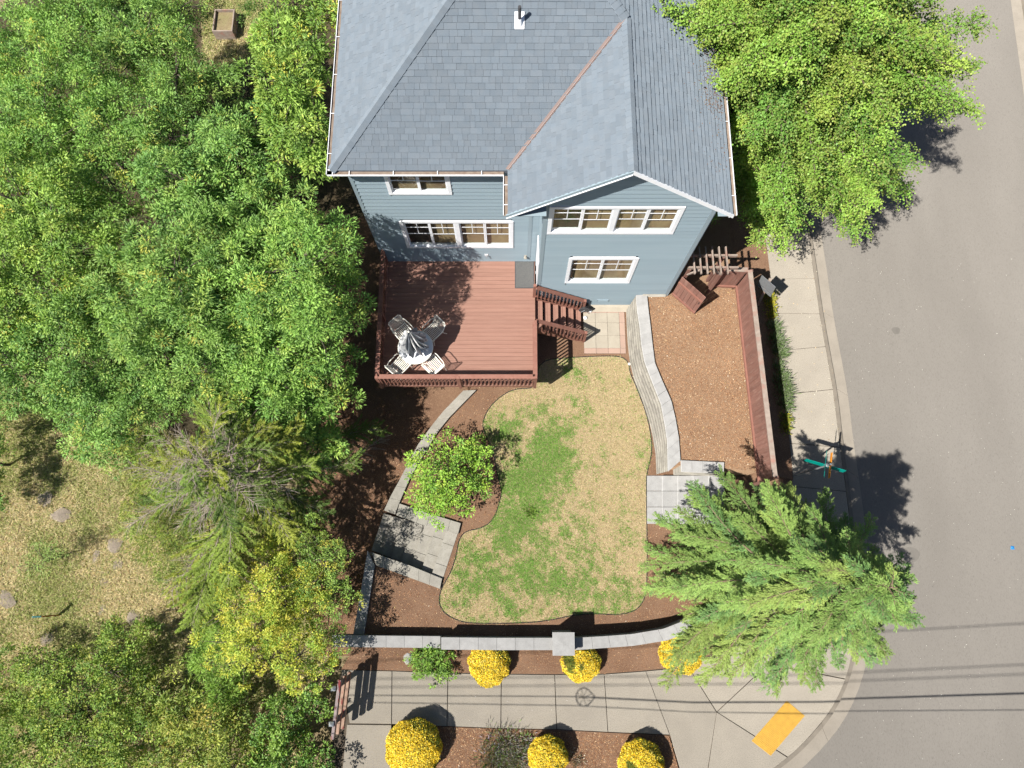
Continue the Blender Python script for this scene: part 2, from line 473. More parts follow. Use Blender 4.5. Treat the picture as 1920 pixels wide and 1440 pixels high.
# quads from the kerb line across to the far side
i_turn = min(range(len(el)), key=lambda i: abs(el[i][1] - P2(1560, 1380, ROAD_Z)[1]) + (0 if el[i][0] > 5 else 99))
mb = MB()
def on_far(y):
    t = (y - k0[1]) / kd[1]
    return tuple(k0 + kd * t)
for a_, b_ in zip(el[:i_turn], el[1:i_turn + 1]):
    fa, fb = on_far(a_[1]), on_far(b_[1])
    mb.add([(*a_, ROAD_Z), (*b_, ROAD_Z), (*fb, ROAD_Z), (*fa, ROAD_Z)], [(0, 1, 2, 3)])
ft = on_far(el[i_turn][1]); fb = on_far(-60.0)
ys_ = el[i_turn:]
low = [(p[0], -60.0) for p in ys_]
for a_, b_, c_, d_ in zip(ys_[:-1], ys_[1:], low[1:], low[:-1]):
    mb.add([(*a_, ROAD_Z), (*b_, ROAD_Z), (*c_, ROAD_Z), (*d_, ROAD_Z)], [(0, 1, 2, 3)])
mb.add([(*el[i_turn], ROAD_Z), (*ft, ROAD_Z), (*fb, ROAD_Z), (*low[0], ROAD_Z)], [(0, 3, 2, 1)])
struct('road', mb, 'asphalt')

def offset_line(line, d):
    p = np.array(line)
    t = np.gradient(p, axis=0)
    t /= np.linalg.norm(t, axis=1, keepdims=True)
    return p + np.stack([t[:, 1], -t[:, 0]], 1) * d
# the line runs north to south: its right-hand side (positive) is the west, towards the house
g0 = el
g1 = offset_line(el, 0.42)
g2 = offset_line(el, 0.54)
def strip(name, a, b, z0, z1, mat, n, kind, gap=0.012, seed=1, zb=None, parent=None):
    """a band between two lines, cut across into n stones"""
    rng = random.Random(seed)
    m = 6
    A = resample(a, n * m + 1); B = resample(b, n * m + 1)
    out = []
    for i in range(n):
        ia, ib = A[i * m:(i + 1) * m + 1], B[i * m:(i + 1) * m + 1]
        ta = (ia[-1] - ia[0]); ta = ta / (np.linalg.norm(ta) + 1e-9)
        ia = ia.copy(); ib = ib.copy()
        ia[0] += ta * gap / 2; ia[-1] -= ta * gap / 2; ib[0] += ta * gap / 2; ib[-1] -= ta * gap / 2
        out.append(MB().prism([tuple(q) for q in ia] + [tuple(q) for q in ib[::-1]], z0, z1 + rng.uniform(-0.003, 0.003)).build(kind, mat, parent, centre=True))
    return out
near = [p for p in el if -8 < p[1] < 24 and p[0] > 2]
i0, i1 = el.index(near[0]), el.index(near[-1])
gutter_base = struct('gutter_pan', MB().prism([tuple(q) for q in g0[i0:i1 + 1]] + [tuple(q) for q in g2[i0:i1 + 1][::-1]], -0.5, ROAD_Z + 0.002), 'joint')
strip('gutter', g0[i0:i1 + 1], g1[i0:i1 + 1], -0.4, ROAD_Z + 0.012, 'gutter_pan', 11, 'slab', parent=gutter_base)
kerb_obj = struct('kerb', MB().prism([tuple(q) for q in g1[i0:i1 + 1]] + [tuple(q) for q in g2[i0:i1 + 1][::-1]], -0.45, -0.02), 'joint')
strip('kerb', g1[i0:i1 + 1] + 0.0, g2[i0:i1 + 1], -0.4, 0.004, 'curb', 11, 'kerb_stone', parent=kerb_obj)

# across the street: gutter, kerb and walk in the upper right corner
fk = [tuple(k0 - kd * 60), tuple(k1 + kd * 40)]
def side_band(a, b, z, name, mat):
    return struct(name, MB().prism([tuple(k0 - kd * 60 + kn * a), tuple(k1 + kd * 40 + kn * a), tuple(k1 + kd * 40 + kn * b), tuple(k0 - kd * 60 + kn * b)], -0.6, z), mat)
side_band(0.0, 0.42, ROAD_Z + 0.012, 'far_gutter', 'gutter_pan')
side_band(0.424, 0.56, 0.01, 'far_kerb', 'curb')
side_band(0.564, 2.2, 0.0, 'far_sidewalk', 'concrete')
side_band(2.204, 40, 0.02, 'far_verge', 'dry_ground')

# sidewalk: dirt bed in the joints, slabs on it
g2n = [tuple(q) for q in g2]
i_n = min(range(len(g2n)), key=lambda i: abs(g2n[i][1] - 22))
i_c = min(range(len(g2n)), key=lambda i: (g2n[i][0] - P2(1505, 1262)[0]) ** 2 + (g2n[i][1] - P2(1560, 1290)[1]) ** 2)
i_s = min(range(len(g2n)), key=lambda i: abs(g2n[i][1] - (-9.0)) + (0 if g2n[i][0] > 3 else 99))
back_e = [P2(1375, 0), P2(1405, 230), P2(1432, 440), P2(1447, 560), P2(1460, 640), P2(1470, 720), P2(1478, 800), P2(1484, 880), P2(1488, 960), P2(1470, 1060), P2(1420, 1150), P2(1340, 1225), P2(1280, 1250)]
walk_poly = g2n[i_n:i_s + 1] + [P2(1283, 1440), P2(1254, 1378), P2(1140, 1373), P2(1044, 1368), P2(939, 1366), P2(838, 1362), P2(734, 1358), P2(735, 1560), P2(600, 1560), P2(640, 1254),
                                P2(735, 1257), P2(840, 1261), P2(940, 1263), P2(1040, 1264), P2(1130, 1263), P2(1200, 1258)] + back_e[::-1]
walk = struct('sidewalk', MB().prism(walk_poly, -1.2, -0.035), 'joint')
def slab(pts, mat='concrete', parent=walk, name='slab', z=0.0, inset=0.013, th=0.12):
    c = np.mean(np.array(pts), 0)
    q = []
    for p in pts:
        d = np.array(p) - c
        q.append(tuple(c + d * (1 - inset * 1.4 / (np.linalg.norm(d) + 1e-6))))
    return MB().prism(q, z - th, z).build(name, mat, parent, centre=True)
top = [(640, 1256), (735, 1258), (840, 1262), (940, 1264), (1040, 1265), (1133, 1264), (1211, 1258)]
bot = [(655, 1357), (734, 1358), (838, 1362), (939, 1366), (1044, 1368), (1140, 1373), (1256, 1378)]
for i in range(6):
    slab([P2(*top[i]), P2(*top[i + 1]), P2(*bot[i + 1]), P2(*bot[i])])
slab([P2(650, 1358), P2(734, 1359), P2(733, 1462), P2(640, 1462)])
slab([P2(640, 1463), P2(733, 1463), P2(732, 1558), P2(630, 1558)])
def cpt(x, y):                      # a point of the kerb line nearest to a picture point
    q = np.array(P2(x, y)); a = np.array(g2n)
    return int(np.argmin(((a - q) ** 2).sum(1)))
hub = P2(1344, 1335)
ca, cb, cc, cd = cpt(1530, 1240), cpt(1508, 1353), cpt(1440, 1440), cpt(1330, 1560)
slab([P2(1211, 1258), P2(1290, 1250), hub, P2(1328, 1440), P2(1318, 1560), P2(1310, 1560), P2(1256, 1378)])
slab([P2(1290, 1250), P2(1345, 1228), P2(1400, 1180), P2(1440, 1245), hub])
slab([P2(1400, 1180), P2(1470, 1075)] + g2n[cpt(1600, 1075):ca + 1] + [P2(1440, 1245)])
cx = cpt(1470, 1408)
slab([hub, P2(1440, 1245)] + g2n[ca:cx + 1])
slab([hub] + g2n[cx:cd] + [P2(1320, 1560), P2(1328, 1440)])
ys = [8, 70, 130, 190, 250, 305, 360, 414, 467, 523, 587, 657, 739, 831, 912, 990, 1075]
for a, b in zip(ys[:-1], ys[1:]):
    def back(y):
        ln = np.array([(1375, 0), (1405, 230), (1432, 440), (1447, 560), (1460, 640), (1470, 720), (1478, 800), (1484, 880), (1488, 960), (1470, 1076)])
        return float(np.interp(y, ln[:, 1], ln[:, 0]))
    def front(y):
        pix = [(1471, 0), (1505, 400), (1520, 500), (1533, 590), (1550, 700), (1562, 780), (1570, 832), (1583, 900), (1596, 1000), (1601, 1076)]
        q = np.array(P2(float(np.interp(y, [p[1] for p in pix], [p[0] for p in pix])), y)); arr = np.array(g2n)
        j = int(np.argmin(((arr - q) ** 2).sum(1)))
        return g2n[j]
    slab([P2(back(a), a), front(a), front(b), P2(back(b), b)])

# tactile warning pad of the kerb ramp
pad = thing('tactile_pad', 'yellow tactile warning pad set in the kerb ramp at the corner', 'tactile pad', P(1458, 1365, 0.0))
pa, pb, pc, pd = [np.array(P2(*q)) for q in ((1475, 1314), (1509, 1342), (1445, 1417), (1409, 1389))]
MB().prism([tuple(q) for q in (pa, pb, pc, pd)], -0.02, 0.006).build('plate', 'yellow', pad)
mb = MB()
nu, nv = 15, 32
for i in range(nu):
    for j in range(nv):
        s, t = (i + 0.5) / nu, (j + 0.5) / nv
        c = pa * (1 - s) * (1 - t) + pb * s * (1 - t) + pc * s * t + pd * (1 - s) * t
        q = [(c[0] + math.cos(k * math.pi / 3) * 0.016, c[1] + math.sin(k * math.pi / 3) * 0.016) for k in range(6)]
        mb.prism(q, 0.006, 0.020)
o = mb.build('truncated_domes', 'yellow', pad); o['kind'] = 'stuff'

# garden soil: one raised body of mulch, its west face held by the retaining wall
west_edge = [(893, 715), (851, 765), (830, 790), (806, 825), (783, 862), (765, 892), (748, 925), (742, 953), (861, 991), (828, 1094), (702, 1048), (694, 1075), (682, 1130), (672, 1200)]
yard_poly = [P2(*q) for q in west_edge] + [P2(640, 1255), P2(735, 1257), P2(840, 1261), P2(940, 1263), P2(1040, 1264), P2(1130, 1263), P2(1200, 1258)] + back_e[::-1][0:] 
yard_poly = yard_poly + [(12.0, 40.0), (-4.45, 40.0), (-4.45, 10.6), (-1.6, 10.6), (-1.6, 6.2)]
struct('garden_bed', MB().prism(yard_poly, -1.3, 0.0), 'mulch')
struct('verge_bed', MB().prism([P2(742, 1359.5), P2(838, 1363), P2(939, 1367), P2(1044, 1369), P2(1140, 1374), P2(1254, 1379.5), P2(1308, 1560), P2(742, 1560)], -1.2, -0.012), 'mulch')
struct('south_verge', MB().prism([(-60, P2(800, 1562)[1]), (P2(1320, 1562)[0], P2(1320, 1562)[1]), (P2(1300, 1640)[0], P2(1300, 1640)[1]), (-60, P2(800, 1600)[1] - 1)], -1.2, -0.02), 'dry_ground')
struct('mulch_slope', MB().prism([P2(*q, ZW) for q in ((905, 480), (905, 760), (850, 830), (800, 900), (760, 980), (730, 1080), (700, 1230), (600, 1230), (560, 1000), (575, 860), (610, 760), (600, 640), (600, 430), (700, 400))], ZW - 0.2, ZW + 0.012), 'mulch')

# lawn
lawn_px = [(1008, 728), (965, 729), (940, 742), (916, 765), (905, 790), (906, 806), (915, 826), (925, 850), (931, 880), (936, 902), (941, 920), (936, 945), (925, 975), (905, 990), (872, 996), (860, 1012),
           (856, 1040), (846, 1072), (835, 1090), (825, 1110), (823, 1130), (830, 1146), (846, 1158), (872, 1168), (930, 1169), (1000, 1167), (1040, 1161), (1075, 1153), (1112, 1150), (1160, 1153), (1190, 1146),
           (1205, 1130), (1213, 1105), (1213, 1000), (1211, 900), (1214, 882), (1222, 850), (1221, 820), (1213, 780), (1203, 752), (1190, 718), (1181, 700), (1179, 682), (1170, 671), (1150, 667), (1075, 670), (1008, 676)]
lawn_xy = smooth_poly([P2(*q) for q in lawn_px], 1)
struct('lawn', MB().prism(lawn_xy, -0.05, 0.010), 'straw')
ed = thing('lawn_edging', 'thin dark plastic edging curving round the lawn', 'edging', P(905, 800, 0))
MB().tube([(p[0], p[1], 0.018) for p in smooth_poly([P2(*q) for q in lawn_px], 2)], 0.016, 5, close=True).build('edging_strip', 'black', ed)

# raised terrace behind the curved wall
ZT = 1.15
ter_px = [(1208, 560), (1214, 600), (1219, 640), (1224, 680), (1235, 707), (1254, 752), (1262, 786), (1268, 821), (1270, 872), (1352, 876), (1420, 884), (1412, 780), (1403, 660), (1390, 590), (1380, 540)]
ter = [P2(*q, ZT) for q in ter_px] + [(7.72, 9.4), (8.5, 24.0), (5.3, 24.0), (5.3, 9.4)]
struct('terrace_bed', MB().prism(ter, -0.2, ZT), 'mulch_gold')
# the bank between fence and walk
bank = [P2(1420, 884, 0.3), P2(1412, 780, 0.3), P2(1403, 660, 0.3), P2(1390, 590, 0.3), P2(1375, 500, 0.3), P2(1340, 230, 0.3), P2(1330, 0, 0.3)]
bk_e = [P2(1486, 900), P2(1477, 800), P2(1459, 640), P2(1448, 560), P2(1440, 490), P2(1405, 230), P2(1375, 0)]
mb = MB()
n = len(bank)
A = resample(bank, 24); B = resample(bk_e, 24)
vs = [(p[0] - 0.25, p[1], 0.55) for p in A] + [(q[0] + 0.02, q[1], 0.01) for q in B]
mb.add(vs, [(i, i + 24, i + 25, i + 1) for i in range(23)])
struct('fence_bank', mb, 'mulch')

# patio of tan pavers with a pink border
px0, px1 = P2(1093, 575)[0], P2(1172, 620)[0]
py0, py1 = P2(1130, 663)[1], P2(1130, 577)[1]
patio = struct('patio', MB().box(px0, px1, py0, py1, -0.1, 0.004), 'joint')
bw = 0.20
cols = 3
def paver(x0, x1, y0, y1, mat):
    MB().box(x0 + 0.006, x1 - 0.006, y0 + 0.006, y1 - 0.006, -0.03, 0.022 + random.Random(x0 * 31 + y0 * 17).uniform(-0.003, 0.003)).build('paver', mat, patio, centre=True)
w = (px1 - bw - px0) / cols
ry = [py0, py0 + bw, py0 + bw + (py1 - py0 - 2 * bw) * 0.36, py0 + bw + (py1 - py0 - 2 * bw) * 0.72, py1 - bw, py1]
for i in range(cols):
    for j in range(5):
        paver(px0 + i * w, px0 + (i + 1) * w, ry[j], ry[j + 1], 'paver_pink' if j in (0, 4) else 'paver_tan')
for j in range(5):
    paver(px1 - bw, px1, ry[j], ry[j + 1], 'paver_pink')
fc = struct('foundation_strip', MB().box(0.95, 4.62, 8.98, 9.16, -0.1, 0.03), 'paver_tan')

# bark chips lying loose on the beds and grit on the walks
rng = np.random.RandomState(5)
def scatter(name, polys, z, n, size, cols, wts, label, cat, mat='chip', lift=0.006):
    C = []
    for poly, zz, k in polys:
        a = np.array(poly)
        lo, hi = a.min(0), a.max(0)
        q = rng.uniform(lo, hi, (k * 3, 2))
        q = q[inside(q[:, 0], q[:, 1], poly)][:k]
        C.append(np.c_[q, np.full(len(q), zz + lift)])
    C = np.concatenate(C)
    n = len(C)
    th = rng.rand(n) * 6.28
    A = np.stack([np.cos(th), np.sin(th), rng.normal(0, 0.25, n)], 1)
    N = np.c_[rng.normal(0, 0.4, (n, 2)), np.ones(n)]
    me = leaf_mesh(name, C, A, N, size * rng.uniform(0.5, 1.4, n), size * 0.45 * rng.uniform(0.6, 1.3, n), palette(rng, n, cols, wts, 0.25), 0.1)
    o = link_mesh(name, me, mat)
    return tag(o, label, cat, kind='stuff')
bed_vis = [P2(*q) for q in west_edge] + [P2(640, 1255), P2(940, 1263), P2(1130, 1263), P2(1300, 1245), P2(1400, 1100), P2(1240, 890), P2(1180, 670), P2(900, 700)]
not_lawn = yard_poly
scatter('bark_chips', [(bed_vis, 0.0, 26000), (ter[:15], ZT, 22000), ([P2(742, 1360), P2(1256, 1381), P2(1275, 1450), P2(742, 1450)], -0.012, 12000),
                       ([P2(*q, ZW) for q in ((840, 830), (760, 980), (690, 1180), (600, 1180), (575, 860), (610, 760), (690, 730))], ZW + 0.012, 14000)],
        0, 0, 0.04, [(0.26, 0.15, 0.08), (0.17, 0.085, 0.045), (0.10, 0.045, 0.025), (0.36, 0.26, 0.16)], [4, 5, 4, 0.8], 'loose bark chips strewn over the brown garden beds', 'bark mulch')
scatter('fallen_petals', [(bed_vis, 0.004, 330), (ter[:15], ZT + 0.004, 300), ([P2(742, 1360), P2(1256, 1381), P2(1275, 1450), P2(742, 1450)], -0.008, 160), ([P2(1445, 500), P2(1530, 500), P2(1590, 830), P2(1485, 830)], 0.004, 120)],
        0, 0, 0.045, [(0.50, 0.46, 0.36), (0.42, 0.30, 0.16), (0.30, 0.24, 0.10), (0.14, 0.08, 0.04)], [3, 3, 2, 3], 'fallen petals and dry leaves lying on beds and east walk', 'leaf litter')
scatter('road_grit', [([P2(1560, 480), P2(1650, 480), P2(1920, 480), P2(1920, 1440), P2(1540, 1440), P2(1640, 1200)], ROAD_Z, 420), ([P2(650, 1262), P2(1240, 1262), P2(1330, 1430), P2(1250, 1370), P2(650, 1350)], 0.0, 50)],
        0, 0, 0.03, [(0.45, 0.43, 0.39), (0.05, 0.05, 0.05)], [3, 1.4], 'pale grit and petals scattered on road and walk', 'grit')

# living grass on the lawn: blades coloured by how dry the turf is there
def lawn_green(x, y):
    g = np.zeros(len(x))
    for (px, py, r, a) in ((1030, 840, 62, 1.0), (990, 905, 78, 1.0), (965, 985, 75, 0.9), (1010, 960, 70, 0.7), (950, 1085, 85, 0.72), (885, 1060, 55, 0.66), (1060, 1095, 95, 0.50), (1160, 1110, 75, 0.42), (960, 805, 52, 0.7),
                           (925, 800, 30, 0.45), (1150, 1000, 60, 0.30), (1090, 1020, 60, 0.35), (1075, 690, 30, 0.40), (870, 1120, 45, 0.6), (1180, 870, 45, 0.22), (1010, 780, 45, 0.45)):
        q = P2(px, py); s = r / 57.0
        g = np.maximum(g, a * np.exp(-((x - q[0]) ** 2 + (y - q[1]) ** 2) / (s * s)))
    n = fnoise(x, y, 1.5)
    n2 = fnoise(x + 9, y + 4, 4.0)
    n3 = vnoise(x + 2, y + 7, 9.0)
    k = g * 1.05 + (n - 0.5) * 0.75 + (n2 - 0.5) * 1.05 + (n3 - 0.5) * 0.5
    k = np.clip((k - 0.02) / 0.98, 0, 1)
    return k * k * (3 - 2 * k)
a = np.array(lawn_xy)
q = rng.uniform(a.min(0), a.max(0), (330000, 2))
q = q[inside(q[:, 0], q[:, 1], lawn_xy)]
g = lawn_green(q[:, 0], q[:, 1])
keep = rng.rand(len(q)) < 0.55 + 0.45 * g
q, g = q[keep], g[keep]
n = len(q)
th = rng.rand(n) * 6.28
is_g = rng.rand(n) < (0.05 + 0.93 * g)
tall = vnoise(q[:, 0], q[:, 1], 2.3)
A = np.stack([np.cos(th), np.sin(th), np.where(is_g, 0.75, 0.25) + rng.normal(0, 0.2, n)], 1)
N = np.c_[rng.normal(0, 0.5, (n, 2)), np.ones(n)]
cg = palette(rng, n, [(0.120, 0.230, 0.045), (0.160, 0.275, 0.060), (0.088, 0.190, 0.042), (0.20, 0.285, 0.07)], [4, 4, 2, 2], 0.2)
cs = palette(rng, n, [(0.37, 0.295, 0.18), (0.31, 0.245, 0.14), (0.43, 0.35, 0.225), (0.25, 0.20, 0.105)], [4, 4, 2, 2], 0.2)
me = leaf_mesh('grass', np.c_[q, np.full(n, 0.010)], A, N, np.where(is_g, 0.070, 0.065) * rng.uniform(0.6, 1.3, n), rng.uniform(0.008, 0.014, n), np.where(is_g[:, None], cg, cs), 0.1, 0.4)
tag(link_mesh('lawn_grass', me, 'blade'), 'patchy grass of the lawn, half straw coloured and half green', 'grass', kind='stuff')

# rough grass of the field in the west
field = [P2(*p, ZW) for p in ((-40, 690), (150, 740), (300, 800), (480, 900), (560, 1010), (600, 1230), (560, 1470), (-40, 1470))]
field2 = [P2(*p, ZW) for p in ((380, -10), (500, -10), (500, 140), (380, 140))]
fs = []
for poly, k in ((field, 300000), (field2, 14000)):
    a = np.array(poly)
    q = rng.uniform(a.min(0), a.max(0), (k, 2))
    fs.append(q[inside(q[:, 0], q[:, 1], poly)])
q = np.concatenate(fs)
n = len(q)
g = np.clip(0.58 + (fnoise(q[:, 0], q[:, 1], 0.7) - 0.5) * 2.6 + (fnoise(q[:, 0] + 5, q[:, 1], 3.0) - 0.5) * 1.2, 0, 1)
th = rng.rand(n) * 6.28
is_g = rng.rand(n) < 0.12 + 0.75 * g
A = np.stack([np.cos(th), np.sin(th), np.where(is_g, 0.8, 0.35) + rng.normal(0, 0.25, n)], 1)
N = np.c_[rng.normal(0, 0.5, (n, 2)), np.ones(n)]
cg = palette(rng, n, [(0.19, 0.215, 0.075), (0.24, 0.25, 0.10), (0.15, 0.18, 0.06), (0.28, 0.28, 0.125)], [4, 4, 2, 3], 0.2)
cs = palette(rng, n, [(0.355, 0.300, 0.18), (0.30, 0.25, 0.14), (0.41, 0.35, 0.225), (0.31, 0.225, 0.125)], [4, 4, 2, 2], 0.2)
me = leaf_mesh('field_grass', np.c_[q, np.full(n, ZW)], A, N, np.where(is_g, 0.14, 0.16) * rng.uniform(0.5, 1.4, n), rng.uniform(0.012, 0.022, n), np.where(is_g[:, None], cg, cs) * 1.3, 0.1, 0.4)
tag(link_mesh('field_grass', me, 'blade'), 'rough dry meadow grass on the open ground west of the garden', 'grass', kind='stuff')
# ------------------------------------------------------------------ the house
YM, YWG = 10.42, 9.18               # south faces of the main wall and of the gabled wing
XL, XWL, XR = -4.50, 0.88, 5.41     # west wall, west wall of the wing, east wall
YN = 21.0
EZ, K = 7.72, 0.72                  # eave height, roof pitch
RL, RW, RE, RF, RG = -4.78, -0.10, 5.72, 10.11, 8.83    # roof edges: west, wing west, east, main south, gable south
RX = (RW + RE) / 2
VY = RF + (RX - RW)                 # where the valley meets the wing's ridge
DX, DY = 0.47, VY + (RX - 0.47)
DZ = EZ + K * (DX - RL)
RZ = EZ + K * (RX - RW)
ZD = 1.30                           # deck level
house = thing('house', 'two-storey blue-grey house with slate-grey shingle roof and white windows', 'house', (0, 10.0, 0))
rnd = random.Random(11)

# windows: (pixel corners of the outer trim), units, wall
def win_rect(bl, br, tl, tr, yp):
    q = [W(*p, yp) for p in (bl, br, tl, tr)]
    return ((q[0][0] + q[2][0]) / 2, (q[1][0] + q[3][0]) / 2, (q[0][1] + q[1][1]) / 2, (q[2][1] + q[3][1]) / 2)
wl = win_rect((764.6, 463), (962.5, 463), (747.5, 415), (962.5, 412), YM)
x0u, zb_u = W(730, 363, YM); x1u, _ = W(848, 363, YM)
wu = (x0u, x1u, zb_u, zb_u + 1.35)
gu = win_rect((1025, 439), (1263.6, 434.7), (1030, 390), (1286.5, 382), YWG)
gl = win_rect((1058.5, 529.8), (1181, 528), (1066.5, 484), (1198, 481), YWG)
WINS = {YM: [(wl, 2), (wu, 1)], YWG: [(gu, 2), (gl, 1)]}

wall = MB()
wall.box(XL + 0.03, XWL + 0.1, YM + 0.16, YN, -1.15, EZ - 0.12)
wall.box(XWL + 0.03, XR - 0.03, YWG + 0.16, YN, -0.1, EZ - 0.12)
gz = lambda x: EZ + K * min(x - RW, RE - x) - 0.16
wall.add([(XWL + 0.03, YWG + 0.16, EZ - 0.2), (XR - 0.03, YWG + 0.16, EZ - 0.2), (XR - 0.03, YWG + 0.16, gz(XR)), (RX, YWG + 0.16, gz(RX)), (XWL + 0.03, YWG + 0.16, gz(XWL))], [(0, 1, 2, 3, 4)])
wall = wall.build('wall', 'dark_room', house)
EXP = 0.208
def boards(yp, xa, xb, z0, z1, wins, gable=False):
    z = z0
    while z < z1:
        zt = min(z + EXP, z1)
        a, b = xa, xb
        if gable and zt > EZ - 0.2:
            a = max(a, RW + (zt + 0.16 - EZ) / K)
            b = min(b, RE - (zt + 0.16 - EZ) / K)
            if b - a < 0.1:
                break
        spans = [(a, b)]
        for (r, k) in wins:
            if zt > r[2] + 0.02 and z < r[3] - 0.02:
                ns = []
                for (p, q) in spans:
                    if r[0] + 0.03 > p and r[0] + 0.03 < q: ns.append((p, r[0] + 0.03))
                    if r[1] - 0.03 < q and r[1] - 0.03 > p: ns.append((r[1] - 0.03, q))
                    if r[0] + 0.03 >= q or r[1] - 0.03 <= p: ns.append((p, q))
                spans = ns
        for (p, q) in spans:
            if q - p < 0.02: continue
            MB().add([(p, yp - 0.032, z), (q, yp - 0.032, z), (q, yp + 0.01, z), (p, yp + 0.01, z), (p, yp + 0.006, zt + 0.02), (q, yp + 0.006, zt + 0.02), (q, yp + 0.025, zt + 0.02), (p, yp + 0.025, zt + 0.02)],
                     [(0, 3, 2, 1), (4, 5, 6, 7), (0, 1, 5, 4), (1, 2, 6, 5), (2, 3, 7, 6), (3, 0, 4, 7)]).build('siding_board', 'siding', wall, centre=True)
        z += EXP
boards(YM, XL + 0.05, XWL, ZD + 0.02, EZ - 0.1, WINS[YM])
boards(YWG, XWL + 0.06, XR - 0.06, 0.30, RZ - 0.2, WINS[YWG], True)
def side_boards(x, ya, yb, z0, z1, sgn):
    z = z0
    while z < z1:
        zt = min(z + EXP, z1)
        o0, o1 = x + sgn * 0.014, x - sgn * 0.006
        MB().add([(o0, ya, z), (o0, yb, z), (x - sgn * 0.02, yb, z), (x - sgn * 0.02, ya, z), (o1, ya, zt + 0.02), (o1, yb, zt + 0.02), (x - sgn * 0.025, yb, zt + 0.02), (x - sgn * 0.025, ya, zt + 0.02)],
                 [(0, 1, 2, 3), (7, 6, 5, 4), (0, 4, 5, 1), (1, 5, 6, 2), (2, 6, 7, 3), (3, 7, 4, 0)]).build('siding_board', 'siding', wall, centre=True)
        z += EXP
side_boards(XL, YM + 0.05, YN, -1.0, EZ - 0.1, -1)
side_boards(XR, YWG + 0.05, YN, ZT + 0.06, EZ - 0.1, 1)
side_boards(XWL, YWG + 0.05, YM, ZD + 0.02, EZ + 0.5, -1)
# bare concrete footing showing under the siding
MB().box(0.90, 4.55, YWG - 0.03, YWG + 0.14, -0.1, 0.28).build('footing', 'paver_tan', house)
MB().box(4.56, 5.36, YWG - 0.06, YWG + 0.14, ZT - 0.3, ZT + 0.15).build('footing', 'cap_tan', house)
# corner boards
MB().box(XL - 0.02, XL + 0.08, YM - 0.03, YM + 0.08, -1.0, EZ - 0.1).build('corner_board', 'trim_blue', house)
MB().box(XR - 0.10, XR + 0.03, YWG - 0.03, YWG + 0.10, ZT + 0.02, EZ - 0.1).build('corner_board', 'trim_blue', house)
MB().box(XWL - 0.03, XWL + 0.08, YWG - 0.03, YWG + 0.08, 0.2, EZ + 0.45).build('corner_board', 'trim_blue', house)
MB().box(XWL - 0.36, XWL - 0.25, YM - 0.03, YM + 0.02, ZD + 0.2, EZ - 0.6).build('downspout', 'trim_blue', house)
MB().box(XR + 0.05, XR + 0.14, YWG + 0.12, YWG + 0.20, ZT + 0.1, EZ - 0.2).build('downspout', 'trim_blue', house)

